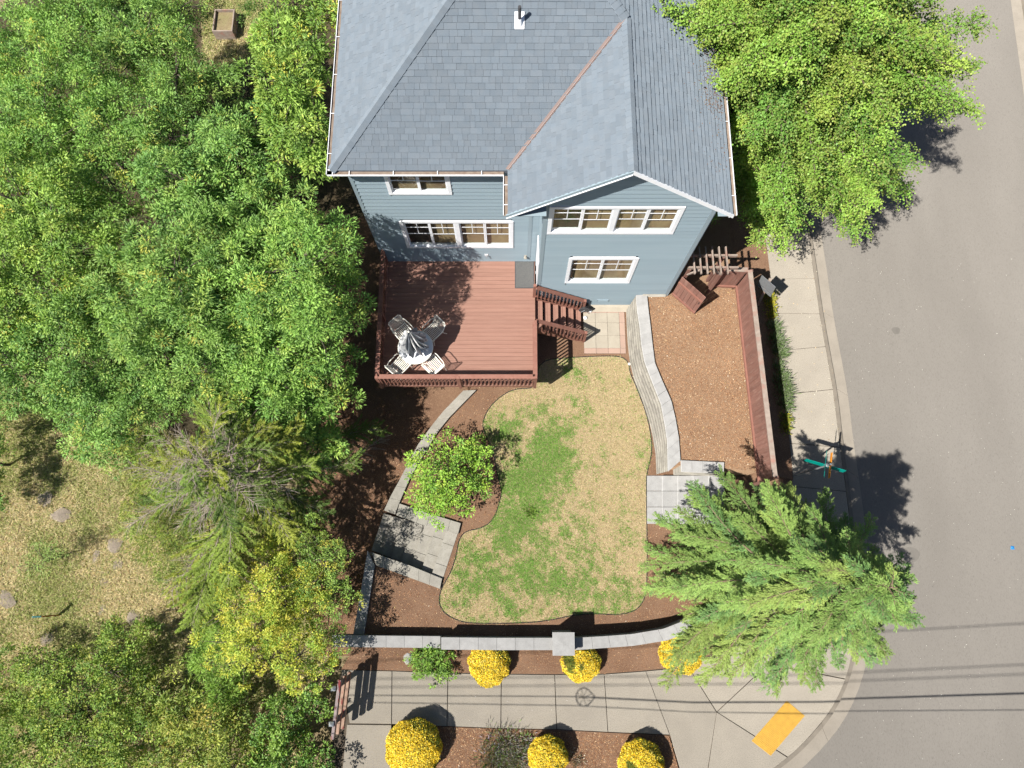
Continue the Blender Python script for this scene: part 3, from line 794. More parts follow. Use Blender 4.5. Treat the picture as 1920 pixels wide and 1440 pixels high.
def window(rect, units, yp, idx):
    x0, x1, z0, z1 = rect
    w = bpy.data.objects.new('window', None); COL.objects.link(w)
    w.parent = house; w.location = Vector(((x0 + x1) / 2, yp, z0)) - Vector(house.location)
    t = 0.105
    f = MB()
    f.box(x0, x1, yp - 0.045, yp + 0.0, z0, z0 + t)
    f.box(x0, x1, yp - 0.045, yp + 0.0, z1 - t, z1)
    f.box(x0, x0 + t, yp - 0.042, yp + 0.0, z0 + t, z1 - t)
    f.box(x1 - t, x1, yp - 0.042, yp + 0.0, z0 + t, z1 - t)
    f.box(x0 + t - 0.02, x1 - t + 0.02, yp + 0.001, yp + 0.15, z0 + t - 0.02, z0 + t + 0.004)
    f.box(x0 + t - 0.02, x1 - t + 0.02, yp + 0.001, yp + 0.15, z1 - t - 0.004, z1 - t + 0.02)
    f.box(x0 + t - 0.02, x0 + t + 0.004, yp + 0.001, yp + 0.15, z0 + t, z1 - t)
    f.box(x1 - t - 0.004, x1 - t + 0.02, yp + 0.001, yp + 0.15, z0 + t, z1 - t)
    ix0, ix1, iz0, iz1 = x0 + t, x1 - t, z0 + t, z1 - t
    mull = 0.14
    uw = (ix1 - ix0 - mull * (units - 1)) / units
    for u in range(units):
        ux0 = ix0 + u * (uw + mull)
        ux1 = ux0 + uw
        if u > 0:
            f.box(ux0 - mull, ux0, yp - 0.03, yp + 0.06, iz0, iz1)
        mid = (ux0 + ux1) / 2
        for k, (a, b) in enumerate(((ux0, mid), (mid, ux1))):
            dy = 0.0 if k == 1 else 0.018
            s = MB()
            sw = 0.045
            s.box(a + 0.004, b - 0.004, yp + dy, yp + dy + 0.03, iz0 + 0.004, iz0 + sw)
            s.box(a + 0.004, b - 0.004, yp + dy, yp + dy + 0.03, iz1 - sw, iz1 - 0.004)
            s.box(a + 0.004, a + sw, yp + dy, yp + dy + 0.03, iz0 + sw, iz1 - sw)
            s.box(b - sw, b - 0.004, yp + dy, yp + dy + 0.03, iz0 + sw, iz1 - sw)
            s.build('sash', 'white', w)
            MB().add([(a + sw - 0.005, yp + dy + 0.016, iz0 + sw - 0.005), (b - sw + 0.005, yp + dy + 0.016, iz0 + sw - 0.005), (b - sw + 0.005, yp + dy + 0.016, iz1 - sw + 0.005), (a + sw - 0.005, yp + dy + 0.016, iz1 - sw + 0.005)], [(0, 1, 2, 3)]).build('pane', 'glass', w, centre=True)
            mu = MB()
            zc = iz1 - (iz1 - iz0) * 0.50
            zh = iz1 - (iz1 - iz0) * 0.24
            xm = (a + b) / 2
            mu.box(a + sw, b - sw, yp + dy + 0.004, yp + dy + 0.014, zc - 0.011, zc + 0.011)
            mu.box(a + sw, xm - 0.012, yp + dy + 0.004, yp + dy + 0.014, zh - 0.011, zh + 0.011)
            mu.box(xm + 0.012, b - sw, yp + dy + 0.004, yp + dy + 0.014, zh - 0.011, zh + 0.011)
            mu.box(xm - 0.011, xm + 0.011, yp + dy + 0.003, yp + dy + 0.013, zc + 0.012, iz1 - sw)
            mu.build('muntin', 'white', w)
            # what hangs behind the glass: slatted blind on most lights, a dark panel painted as unlit room on some
            if (idx, u, k) in ((0, 0, 0), (2, 0, 0)):
                MB().box(a + 0.004, b - 0.002, yp + 0.125, yp + 0.15, iz0 + 0.01, iz1 - 0.006).build('unlit_room_panel', 'dark_room', w)
            else:
                bl = MB()
                zz = iz0 + 0.03
                while zz < iz1 - 0.02:
                    bl.add([(a + 0.01, yp + 0.095, zz), (b - 0.01, yp + 0.095, zz), (b - 0.01, yp + 0.118, zz + 0.04), (a + 0.01, yp + 0.118, zz + 0.04)], [(0, 1, 2, 3)])
                    zz += 0.05
                o = bl.build('blind', 'blind', w); o['kind'] = 'stuff'
    f.build('frame', 'white', w)
    return w
idx = 0
for yp, lst in WINS.items():
    for (r, u) in lst:
        window(r, u, yp, idx)
        idx += 1

# sliding door in the west side of the wing, seen edge on
d = bpy.data.objects.new('door', None); COL.objects.link(d); d.parent = house; d.location = Vector((XWL, 9.8, ZD)) - Vector(house.location)
m = MB(); m.box(XWL - 0.05, XWL - 0.016, 9.32, 9.42, ZD + 0.02, ZD + 2.1); m.box(XWL - 0.05, XWL - 0.016, 10.22, 10.32, ZD + 0.02, ZD + 2.1); m.box(XWL - 0.05, XWL - 0.016, 9.32, 10.32, ZD + 2.1, ZD + 2.2); m.build('door_frame', 'white', d)
MB().box(XWL - 0.035, XWL - 0.016, 9.42, 10.22, ZD + 0.03, ZD + 2.1).build('door_leaf', 'white', d)
m = MB(); m.tube([(XWL - 0.06, 9.50, ZD + 1.0), (XWL - 0.09, 9.50, ZD + 1.0), (XWL - 0.09, 9.60, ZD + 1.0)], 0.012, 6); m.build('door_handle', 'steel', d)
# small fixtures on the walls
x, z = W(912, 477, YM)
m = MB(); m.box(x - 0.06, x + 0.06, YM - 0.03, YM - 0.014, z - 0.07, z + 0.07); m.build('tap_plate', 'white', house)
m = MB(); m.tube([(x, YM - 0.03, z), (x, YM - 0.10, z), (x + 0.02, YM - 0.12, z - 0.06)], 0.018, 7); m.box(x - 0.035, x + 0.035, YM - 0.09, YM - 0.07, z + 0.02, z + 0.04); m.build('tap', 'steel', house)
x, z = W(985, 480, YM)
m = MB(); m.lathe([(0.0, 0), (0.05, 0), (0.06, 0.05), (0.02, 0.12), (0.0, 0.13)], 10, (x, YM - 0.08)); m.v = [(p[0], p[1], p[2] + z) for p in m.v]; m.box(x - 0.04, x + 0.04, YM - 0.03, YM - 0.014, z - 0.02, z + 0.12); m.build('wall_light', 'cap_tan', house)
x, z = W(1130, 562, YWG)
m = MB(); m.box(x - 0.21, x + 0.21, YWG - 0.04, YWG - 0.015, z - 0.07, z - 0.04); m.box(x - 0.21, x + 0.21, YWG - 0.04, YWG - 0.015, z + 0.04, z + 0.07); m.box(x - 0.21, x - 0.18, YWG - 0.04, YWG - 0.015, z - 0.04, z + 0.04); m.box(x + 0.18, x + 0.21, YWG - 0.04, YWG - 0.015, z - 0.04, z + 0.04)
v_ = m.build('wall_vent', 'trim_blue', house)

# ---- roof
pl = {
    'front': [(RL, RF), (RW, RF), (RX, VY), (DX, DY)],
    'west': [(RL, YN), (RL, RF), (DX, DY), (DX, YN)],
    'wing': [(RW, RF), (RW, RG), (RX, RG), (RX, VY)],
    'east_a': [(RE, RG), (RE, VY), (RX, VY), (RX, RG)],
    'east_b': [(RE, VY), (RE, YN), (DX, YN), (DX, DY), (RX, VY)],
}
def rz(key, x, y):
    if key == 'front': return EZ + K * (y - RF)
    if key == 'west': return EZ + K * (x - RL)
    if key == 'wing': return EZ + K * (x - RW)
    return EZ + K * (RE - x)
m = MB()
for key, poly in pl.items():
    vs = [(x, y, rz(key, x, y)) for (x, y) in poly]
    k = len(vs)
    lo = [(x, y, z - 0.13) for (x, y, z) in vs]
    m.add(vs + lo, [tuple(range(k)), tuple(reversed(range(k, 2 * k)))] + [(i, i + k, (i + 1) % k + k, (i + 1) % k) for i in range(k)])
roof = m.build('roof', 'roof_deck', house)
def clip(poly, a, b):
    """keep the part of a 2-D polygon to the left of a->b"""
    out = []
    n = len(poly)
    for i in range(n):
        p, q = poly[i], poly[(i + 1) % n]
        sp = (b[0] - a[0]) * (p[1] - a[1]) - (b[1] - a[1]) * (p[0] - a[0])
        sq = (b[0] - a[0]) * (q[1] - a[1]) - (b[1] - a[1]) * (q[0] - a[0])
        if sp >= 0: out.append(p)
        if sp * sq < 0:
            t = sp / (sp - sq)
            out.append((p[0] + (q[0] - p[0]) * t, p[1] + (q[1] - p[1]) * t))
    return out
def area(p):
    return 0.5 * abs(sum(p[i][0] * p[(i + 1) % len(p)][1] - p[(i + 1) % len(p)][0] * p[i][1] for i in range(len(p)))) if len(p) > 2 else 0
SX = 0.152
WID = [0.13, 0.17, 0.21, 0.26, 0.32]
proto = {}
def shingle_mesh(w):
    if w not in proto:
        g = 0.004
        e = SX * 1.06
        mb = MB().add([(g / 2, 0, 0.022), (w - g / 2, 0, 0.022), (w - g / 2, e, 0.004), (g / 2, e, 0.004), (g / 2, 0, 0), (w - g / 2, 0, 0), (w - g / 2, e, 0), (g / 2, e, 0)],
                      [(0, 1, 2, 3), (4, 5, 1, 0), (5, 6, 2, 1), (7, 4, 0, 3)])
        me = mb.mesh('shingle'); me.materials.append(M['shingle'])
        proto[w] = me
    return proto[w]
field_mb = MB()
singles = 0
nrm = math.sqrt(1 + K * K)
def lay(key, O, U, V, single_ok):
    global singles
    """O: eave corner, U: along the eave, V: up the slope (unit vectors)"""
    Nn = U.cross(V)
    p2 = []
    for (x, y) in pl[key]:
        d = Vector((x, y, rz(key, x, y))) - O
        p2.append((d.dot(U), d.dot(V)))
    if sum(p2[i][0] * p2[(i + 1) % len(p2)][1] - p2[(i + 1) % len(p2)][0] * p2[i][1] for i in range(len(p2))) < 0:
        p2 = p2[::-1]
    umin, umax = min(p[0] for p in p2), max(p[0] for p in p2)
    vmax = max(p[1] for p in p2)
    r = 0
    while r * SX < vmax:
        v0 = r * SX
        u = umin - rnd.uniform(0, 0.3)
        while u < umax:
            w = rnd.choice(WID)
            q = [(u + 0.002, v0), (u + w - 0.002, v0), (u + w - 0.002, v0 + SX * 1.06), (u + 0.002, v0 + SX * 1.06)]
            c = q
            for i in range(len(p2)):
                c = clip(c, p2[i], p2[(i + 1) % len(p2)])
                if len(c) < 3: break
            if len(c) >= 3 and area(c) > 0.0006:
                up = rnd.choice((0.0, 0.0, 0.004, 0.007))
                full = abs(area(c) - area(q)) < 1e-6
                if full and single_ok(u, v0) and singles < 300:
                    singles += 1
                    o = bpy.data.objects.new('shingle', shingle_mesh(w)); COL.objects.link(o); o.parent = roof
                    pos = O + U * u + V * v0 + Nn * up
                    mat3 = Matrix((U, V, Nn)).transposed().to_4x4()
                    mat3.translation = pos - world_loc(house)
                    o.matrix_local = mat3
                else:
                    k = len(c)
                    top = [O + U * a + V * b + Nn * (0.022 + up - (b - v0) / (SX * 1.06) * 0.018) for (a, b) in c]
                    low = [O + U * a + V * b for (a, b) in c]
                    field_mb.add(top + low, [tuple(range(k))] + [(i, i + k, (i + 1) % k + k, (i + 1) % k) for i in range(k)])
            u += w
        r += 1
lay('front', Vector((RL, RF, EZ)), Vector((1, 0, 0)), Vector((0, 1, K)) / nrm, lambda u, v: 2.2 < u and v < 2.4)
lay('west', Vector((RL, YN, EZ)), Vector((0, -1, 0)), Vector((1, 0, K)) / nrm, lambda u, v: False)
lay('wing', Vector((RW, RF, EZ)), Vector((0, -1, 0)), Vector((1, 0, K)) / nrm, lambda u, v: False)
lay('east_a', Vector((RE, RG, EZ)), Vector((0, 1, 0)), Vector((-1, 0, K)) / nrm, lambda u, v: False)
lay('east_b', Vector((RE, RG, EZ)), Vector((0, 1, 0)), Vector((-1, 0, K)) / nrm, lambda u, v: False)
o = field_mb.build('shingle_courses', 'shingle', roof); o['kind'] = 'stuff'
# ridge and hip caps, lapped one over the next
def caps(a, b, n1, n2, half=0.145, step=0.16):
    a, b = Vector(a), Vector(b)
    d = (b - a).normalized()
    L = (b - a).length
    n1, n2 = Vector(n1).normalized(), Vector(n2).normalized()
    s1 = d.cross(n1).normalized(); s2 = d.cross(n2).normalized()
    if s1.dot(s2) > 0: s2 = -s2
    # the two slopes fall away from the ridge
    if s1.z > 0: s1 = -s1
    if s2.z > 0: s2 = -s2
    up = (n1 + n2).normalized()
    proto_m = None
    k = int(L / step)
    for i in range(k):
        if proto_m is None:
            ln = step * 1.5
            pts = []
            for (t, h) in ((0, 0.062), (ln, 0.046)):
                pts += [d * t + s1 * half + up * (h - 0.012), d * t + up * (h + 0.004), d * t + s2 * half + up * (h - 0.012)]
            pts += [s1 * half + up * 0.005, s2 * half + up * 0.005, s1 * half + d * ln, s2 * half + d * ln]
            mb = MB().add(pts, [(0, 1, 4, 3), (1, 2, 5, 4), (0, 6, 7, 2, 1), (0, 3, 8, 6), (2, 7, 9, 5)])
            proto_m = mb.mesh('ridge_cap'); proto_m.materials.append(M['shingle'])
        o = bpy.data.objects.new('ridge_cap', proto_m); COL.objects.link(o); o.parent = roof
        o.location = a + d * (i * step) - world_loc(house)
nf, nw, ng, ne = (0, -K, 1), (-K, 0, 1), (-K, 0, 1), (K, 0, 1)
caps((RL, RF, EZ), (DX, DY, DZ), nw, nf)
caps((RX, RG, RZ), (RX, VY + 0.1, RZ), ng, ne)
caps((RX, VY, RZ), (DX, DY, DZ), nf, ne)
caps((DX, DY, DZ), (DX, YN, DZ), nw, ne)
# copper valley
a, b = Vector((RW, RF, EZ)), Vector((RX, VY, RZ))
d = (b - a).normalized()
for k, (s, w0) in enumerate(((Vector((-1, 0, 0)), 0.10), (Vector((0, -1, 0)), 0.10))):
    pass
n_f, n_g = Vector(nf).normalized(), Vector(ng).normalized()
sf = n_f.cross(d).normalized(); sg = n_g.cross(d).normalized()
if sf.z < 0: sf = -sf
if sg.z < 0: sg = -sg
m = MB()
off = lambda v, n, h: v + n * h
m.add([off(a + sf * 0.085, n_f, 0.026), off(a, (n_f + n_g) / 2, 0.026), off(b, (n_f + n_g) / 2, 0.026), off(b + sf * 0.085, n_f, 0.026), off(a + sg * 0.05, n_g, 0.026), off(b + sg * 0.05, n_g, 0.026)], [(0, 3, 2, 1), (1, 2, 5, 4)])
m.bar(a + Vector((0, 0, 0.045)), b + Vector((0, 0, 0.045)), 0.02, 0.03)
m.build('valley_flashing', 'copper', roof)
# eave gutters: open troughs with white lips and straps
def gutter(a, b, outx, outy, parent=house):
    a, b = Vector(a), Vector(b)
    o = Vector((outx, outy, 0))
    z0, z1 = EZ - 0.15, EZ - 0.015
    g = bpy.data.objects.new('gutter', None); COL.objects.link(g); g.parent = house; g.location = a - world_loc(house)
    def slabb(w0, w1, za, zb, name, mat):
        v = []
        for p in (a, b):
            for (w, z) in ((w0, za), (w1, za), (w1, zb), (w0, zb)):
                v.append(Vector((p.x, p.y, z)) + o * w)
        return MB().add(v, [(0, 1, 2, 3), (7, 6, 5, 4), (0, 4, 5, 1), (1, 5, 6, 2), (2, 6, 7, 3), (3, 7, 4, 0)]).build(name, mat, g)
    slabb(0.116, 0.132, z0 + 0.08, z1, 'lip', 'white')
    slabb(-0.02, 0.116, z0 + 0.08, z0 + 0.092, 'trough', 'gutter_in')
    slabb(-0.05, -0.025, z0 - 0.02, z1 - 0.015, 'fascia_board', 'white')
    L = (b - a).length
    k = max(2, int(L / 1.1))
    for i in range(k):
        p = a.lerp(b, (i + 0.5) / k)
        t = (b - a).normalized()
        MB().bar(Vector((p.x, p.y, z1 + 0.004)) - o * 0.02, Vector((p.x, p.y, z1 + 0.004)) + o * 0.13, 0.018, 0.006).build('strap', 'white', g)
gutter((RL - 0.1, RF, EZ), (RW - 0.12, RF, EZ), 0, -1)
gutter((RL, RF - 0.1, EZ), (RL, YN, EZ), -1, 0)
gutter((RW, RG, EZ), (RW, RF - 0.13, EZ), -1, 0)
gutter((RE, RG, EZ), (RE, YN, EZ), 1, 0)
# rake boards along the gable
for (x0, x1, nm) in ((RX, RE + 0.05, 'e'), (RX, RW - 0.05, 'w')):
    z0, z1 = RZ, EZ - (0.05 * K)
    m = MB()
    m.add([(x0, RG - 0.025, z0 + 0.02), (x1, RG - 0.025, z1 + 0.02), (x1, RG - 0.025, z1 - 0.12), (x0, RG - 0.025, z0 - 0.12), (x0, RG + 0.02, z0 + 0.02), (x1, RG + 0.02, z1 + 0.02), (x1, RG + 0.02, z1 - 0.12), (x0, RG + 0.02, z0 - 0.12)],
          [(0, 1, 2, 3), (7, 6, 5, 4), (0, 4, 5, 1), (1, 5, 6, 2), (2, 6, 7, 3), (3, 7, 4, 0)])
    if nm == 'w':
        m.build('rake_board', 'trim_blue', house)  # blue-grey colour stands in for shade; the east board is plain white
        MB().bar((x0, RG - 0.035, z0 - 0.115), (x1, RG - 0.035, z1 - 0.115), 0.02, 0.025).build('rake_trim', 'white', house)
    else:
        m.build('rake_board', 'white', house)
# soffit under the gable overhang and eaves
m = MB(); m.box(RL + 0.02, RW, RF + 0.02, YM + 0.01, EZ - 0.16, EZ - 0.14); m.box(RW + 0.02, XWL + 0.02, RG + 0.03, YM, EZ - 0.155, EZ - 0.136); m.box(XR - 0.02, RE - 0.02, RG + 0.03, YN, EZ - 0.16, EZ - 0.14); m.box(RL + 0.02, XL + 0.02, YM + 0.02, YN, EZ - 0.161, EZ - 0.141); m.build('soffit', 'trim_blue', house)
# plumbing vent on the front slope
vx = None
def on_front(x, y):
    lo, hi = 7.0, 13.0
    for _ in range(40):
        mid = (lo + hi) / 2
        p = P(x, y, mid)
        if rz('front', p[0], p[1]) > mid: lo = mid
        else: hi = mid
    return P(x, y, lo)
vp = on_front(974, 52)
m = MB(); m.add([(vp[0] - 0.12, vp[1] - 0.05, vp[2] + 0.0), (vp[0] + 0.12, vp[1] - 0.05, vp[2] + 0.0), (vp[0] + 0.12, vp[1] + 0.25, vp[2] + 0.25), (vp[0] - 0.12, vp[1] + 0.25, vp[2] + 0.25), (vp[0] - 0.12, vp[1] - 0.05, vp[2] + 0.03), (vp[0] + 0.12, vp[1] - 0.05, vp[2] + 0.03), (vp[0] + 0.12, vp[1] + 0.25, vp[2] + 0.255), (vp[0] - 0.12, vp[1] + 0.25, vp[2] + 0.255)], [(4, 5, 6, 7), (0, 1, 5, 4), (1, 2, 6, 5), (3, 0, 4, 7)])
m.lathe([(0.10, vp[2] + 0.02), (0.085, vp[2] + 0.10), (0.06, vp[2] + 0.2), (0.05, vp[2] + 0.24)], 12, (vp[0], vp[1] + 0.06))
vent = m.build('vent_flashing', 'white', house)
MB().tube([(vp[0], vp[1] + 0.06, vp[2] + 0.15), (vp[0], vp[1] + 0.06, vp[2] + 0.62)], 0.042, 10).build('vent_pipe', 'pipe', house)
# leaves blown onto the east slope under the maple
n = 900
yy = rng.uniform(9.8, 14.0, n); xx = RE - np.abs(rng.normal(0, 0.38, n)) - 0.05
keep = (np.abs(yy - 12.9) < 1.2) | (rng.rand(n) < 0.15)
xx, yy = xx[keep], yy[keep]
n = len(xx)
th = rng.rand(n) * 6.28
me = leaf_mesh('roof_litter', np.stack([xx, yy, EZ + K * (RE - xx) + 0.03], 1), np.stack([np.cos(th), np.sin(th), -K * np.cos(th)], 1), np.tile([K, 0, 1.0], (n, 1)), rng.uniform(0.03, 0.07, n), rng.uniform(0.015, 0.03, n), palette(rng, n, [(0.20, 0.09, 0.04), (0.14, 0.07, 0.04), (0.25, 0.15, 0.07)], [3, 2, 1]), 0.1)
tag(link_mesh('leaf_litter', me, 'chip'), 'brown fallen leaves caught on the east roof slope', 'leaf litter', kind='stuff')
# ------------------------------------------------------------------ deck
DXL, DXR, DYF = -4.42, 0.80, 5.88
deck = thing('deck', 'red-brown timber deck with railings against the south wall', 'deck', (-1.8, 8.1, 0))
m = MB()
m.box(DXL + 0.03, DXR - 0.03, DYF + 0.03, DYF + 0.07, ZD - 0.30, ZD - 0.03); m.build('rim_joist', 'rail', deck)
MB().box(DXR - 0.075, DXR - 0.035, DYF + 0.08, YM - 0.05, ZD - 0.30, ZD - 0.03).build('rim_joist', 'rail', deck)
MB().box(DXL + 0.035, DXL + 0.075, DYF + 0.08, YM - 0.05, ZD - 0.30, ZD - 0.03).build('rim_joist', 'rail', deck)
for i in range(9):
    x = DXL + 0.4 + i * 0.55
    MB().box(x, x + 0.04, DYF + 0.08, YM - 0.05, ZD - 0.26, ZD - 0.032).build('joist', 'rail', deck)
nb = 31
pitch = (YM - 0.02 - DYF) / nb
for i in range(nb):
    y0 = DYF + i * pitch
    MB().box(DXL, DXR, y0 + 0.0035, y0 + pitch - 0.0035, ZD - 0.028, ZD + rnd.uniform(-0.0015, 0.0015)).build('deck_board', 'deck', deck, centre=True)
RT = 0.98
def post(x, y, z0, z1, w=0.095, parent=deck, mat='rail'):
    return MB().box(x - w / 2, x + w / 2, y - w / 2, y + w / 2, z0, z1).build('post', mat, parent, centre=True)
BAL = {}
def baluster_mesh(h):
    k = round(h, 3)
    if k not in BAL:
        mb = MB().box(-0.019, 0.019, -0.019, 0.019, 0, h)
        me = mb.mesh('baluster'); me.materials.append(M['rail'])
        BAL[k] = me
    return BAL[k]
def railing(a, b, z, parent, every=0.125, h=RT, cap=0.145):
    a, b = Vector(a), Vector(b)
    L = (b - a).length
    d = (b - a).normalized()
    up = Vector((0, 0, 1))
    za = Vector((0, 0, 0))
    MB().bar(a + up * h, b + up * h, cap, 0.035).build('top_rail', 'rail', parent, centre=True)
    MB().bar(a + up * (h - 0.06), b + up * (h - 0.06), 0.035, 0.08).build('upper_rail', 'rail', parent, centre=True)
    MB().bar(a + up * 0.10, b + up * 0.10, 0.035, 0.08).build('lower_rail', 'rail', parent, centre=True)
    n = int(L / every)
    side = Vector((d.y, -d.x, 0)).normalized() * 0.038
    hh = h - 0.10
    for i in range(n):
        p = a.lerp(b, (i + 0.5) / n) + side
        o = bpy.data.objects.new('baluster', baluster_mesh(hh)); COL.objects.link(o); o.parent = parent
        o.location = p + up * 0.04 - world_loc(parent)
yf, xl, xr = DYF + 0.05, DXL + 0.05, DXR - 0.05
xm = P2(861, 715, 1.8)[0]
railing((xl, yf, ZD), (xm, yf, ZD), ZD, deck)
railing((xm, yf, ZD), (xr, yf, ZD), ZD, deck)
railing((xl, YM - 0.1, ZD), (xl, yf, ZD), ZD, deck)
railing((xr, yf, ZD), (xr, 7.78, ZD), ZD, deck)
for (x, y, zb) in ((xl - 0.02, yf - 0.02, ZW), (xm, yf - 0.03, 0.0), (xr + 0.02, yf - 0.02, 0.0), (xr + 0.02, 7.80, 0.0), (xr + 0.02, 9.08, ZD - 0.3), (xl - 0.02, 8.2, ZW), (xl - 0.02, YM - 0.1, ZD - 0.3)):
    post(x, y, ZD - 0.32, ZD + RT + 0.03)
    if zb < 0.5:
        post(x + (0.45 if x < -1 else -0.45), y + 0.5, zb - 0.1, ZD - 0.26)
# ---- stairs, part of the deck
ns, run, rise = 6, 0.285, ZD / 7
SY0, SY1 = 7.88, 9.00
st = bpy.data.objects.new('stair', None); COL.objects.link(st); st.parent = deck; st.location = Vector((DXR, 8.4, 0)) - world_loc(deck)
for i in range(ns):
    x = DXR + 0.03 + i * run
    z = ZD - rise * (i + 1)
    MB().box(x, x + 0.115, SY0 + 0.02, SY1 - 0.02, z - 0.035, z).build('tread', 'deck', st, centre=True)
    MB().box(x + 0.122, x + 0.235, SY0 + 0.02, SY1 - 0.02, z - 0.035, z + 0.001).build('tread', 'deck', st, centre=True)
for y in (SY0, SY1):
    m = MB()
    a, b = Vector((DXR + 0.0, y, ZD - 0.20)), Vector((DXR + ns * run + 0.1, y, 0.02))
    m.bar(a, b, 0.04, 0.26)
    m.build('stringer', 'rail', st, centre=True)
def sloped_rail(y):
    a = Vector((DXR + 0.02, y, ZD + 0.92)); b = Vector((DXR + ns * run + 0.02, y, 0.98))
    MB().bar(a, b, 0.13, 0.035).build('top_rail', 'rail', st, centre=True)
    MB().bar(a - Vector((0, 0, 0.06)), b - Vector((0, 0, 0.06)), 0.035, 0.08).build('upper_rail', 'rail', st, centre=True)
    MB().bar(a - Vector((0, 0, 0.78)), b - Vector((0, 0, 0.78)), 0.035, 0.08).build('lower_rail', 'rail', st, centre=True)
    n = 13
    for i in range(n):
        p = a.lerp(b, (i + 0.5) / n)
        o = bpy.data.objects.new('baluster', baluster_mesh(0.84)); COL.objects.link(o); o.parent = st
        o.location = Vector((p.x, y - 0.038, p.z - 0.86)) - world_loc(st)
    MB().box(b.x - 0.0, b.x + 0.09, y - 0.045, y + 0.045, 0.0, b.z + 0.03).build('post', 'rail', st, centre=True)
sloped_rail(SY0 - 0.02)
sloped_rail(SY1 + 0.04)

# mat by the door
q = [P2(*p, ZD) for p in ((967, 491), (1001, 491), (1001, 539), (967, 539))]
mat_o = thing('door_mat', 'dark grey door mat on the deck beside the house corner', 'door mat', ((q[0][0] + q[1][0]) / 2, (q[0][1] + q[2][1]) / 2, ZD))
MB().box(q[0][0], q[1][0] - 0.02, q[2][1], q[0][1], ZD + 0.002, ZD + 0.014).build('mat_pad', 'mat', mat_o)
m = MB(); e = 0.03
m.box(q[0][0] - e, q[1][0] - 0.02 + e, q[0][1], q[0][1] + e, ZD + 0.002, ZD + 0.010); m.box(q[0][0] - e, q[1][0] - 0.02 + e, q[2][1] - e, q[2][1], ZD + 0.002, ZD + 0.010); m.box(q[0][0] - e, q[0][0], q[2][1], q[0][1], ZD + 0.002, ZD + 0.010); m.box(q[1][0] - 0.02, q[1][0] - 0.02 + e, q[2][1], q[0][1], ZD + 0.002, ZD + 0.010)
m.build('mat_edge', 'pipe', mat_o)

# ------------------------------------------------------------------ table, chairs, umbrella
tc = Vector(P(779, 651, ZD + 0.72)); tc.z = ZD
R_T = 0.575
tbl = thing('patio_table', 'round white patio table on the deck', 'table', tc)
m = MB().lathe([(0.03, 0.700), (R_T - 0.02, 0.700), (R_T, 0.708), (R_T, 0.722), (R_T - 0.015, 0.726), (0.03, 0.724)], 48); m.build('table_top', 'white', tbl, local=True, smooth=False)
MB().tube([(R_T * math.cos(a), R_T * math.sin(a), 0.715) for a in np.linspace(0, 2 * math.pi, 40, endpoint=False)], 0.014, 6, close=True).build('rim', 'white_metal', tbl, local=True, smooth=True)
for k in range(4):
    a = math.pi / 4 + k * math.pi / 2 + 0.3
    MB().tube([(0.36 * math.cos(a), 0.36 * math.sin(a), 0.70), (0.42 * math.cos(a), 0.42 * math.sin(a), 0.35), (0.50 * math.cos(a), 0.50 * math.sin(a), 0.0)], 0.016, 7).build('leg', 'white_metal', tbl, local=True)
def make_chair():
    t = thing('patio_chair', 'x', 'chair', (0, 0, 0), 0, 'white wire chairs around the deck table')
    # seat: faces +Y (towards the table); back at -Y
    sw, sd = 0.25, 0.24
    fr = [(-sw, sd, 0.44), (-sw * 0.96, -sd, 0.41), (sw * 0.96, -sd, 0.41), (sw, sd, 0.44)]
    MB().tube(fr, 0.017, 6, close=True).build('seat_frame', 'white_metal', t, local=True)
    m = MB()
    for i in range(9):
        x = -sw + (i + 0.5) * 2 * sw / 9
        m.bar((x, sd, 0.442), (x, -sd, 0.412), 0.026, 0.004)
    o = m.build('seat_mesh', 'white_metal', t, local=True); o['kind'] = 'stuff'
    bk = [(-sw * 0.96, -sd, 0.42), (-sw * 0.98, -sd - 0.16, 0.82), (-sw * 0.8, -sd - 0.185, 0.87), (sw * 0.8, -sd - 0.185, 0.87), (sw * 0.98, -sd - 0.16, 0.82), (sw * 0.96, -sd, 0.42)]
    MB().tube(bk, 0.017, 6).build('back_frame', 'white_metal', t, local=True)
    m = MB()
    for i in range(8):
        z = 0.48 + i * 0.048
        y = -sd - 0.16 * (z - 0.42) / 0.40
        m.bar((-sw * 0.96, y, z), (sw * 0.96, y, z), 0.008, 0.020)
    o = m.build('back_slats', 'white_metal', t, local=True); o['kind'] = 'stuff'
    for s in (-1, 1):
        arm = [(s * (sw + 0.02), sd - 0.02, 0.0), (s * (sw + 0.03), sd - 0.03, 0.42), (s * (sw + 0.05), sd - 0.06, 0.60), (s * (sw + 0.055), sd - 0.14, 0.645), (s * (sw + 0.04), -sd + 0.02, 0.65), (s * sw, -sd - 0.09, 0.66)]
        MB().tube(arm, 0.016, 6).build('arm', 'white_metal', t, local=True)
        MB().tube([(s * sw * 0.96, -sd + 0.02, 0.41), (s * (sw + 0.01), -sd - 0.13, 0.0)], 0.012, 6).build('leg', 'white_metal', t, local=True)
    return t
ch0 = make_chair()
spots = [((757, 622), 'white wire patio chair in tree shade, nearest the house on the railing side'),
         ((811, 622), 'white wire patio chair in full sun beyond the table, towards the house'),
         ((751, 684), 'white wire patio chair in the corner of the deck railing'),
         ((811, 683), 'white wire patio chair nearest the front railing, facing the table from the stair side')]
for i, ((px, py), lab) in enumerate(spots):
    c = ch0 if i == 0 else copy_tree(ch0)
    p = Vector(P(px, py, ZD + 0.45)); p.z = ZD
    d = tc - p
    c.location = p
    c.rotation_euler = (0, 0, math.atan2(d.y, d.x) - math.pi / 2 + (0.12, -0.1, 0.05, -0.08)[i])
    c['label'] = lab
um = thing('patio_umbrella', 'closed grey and white umbrella standing through the deck table', 'umbrella', tc)
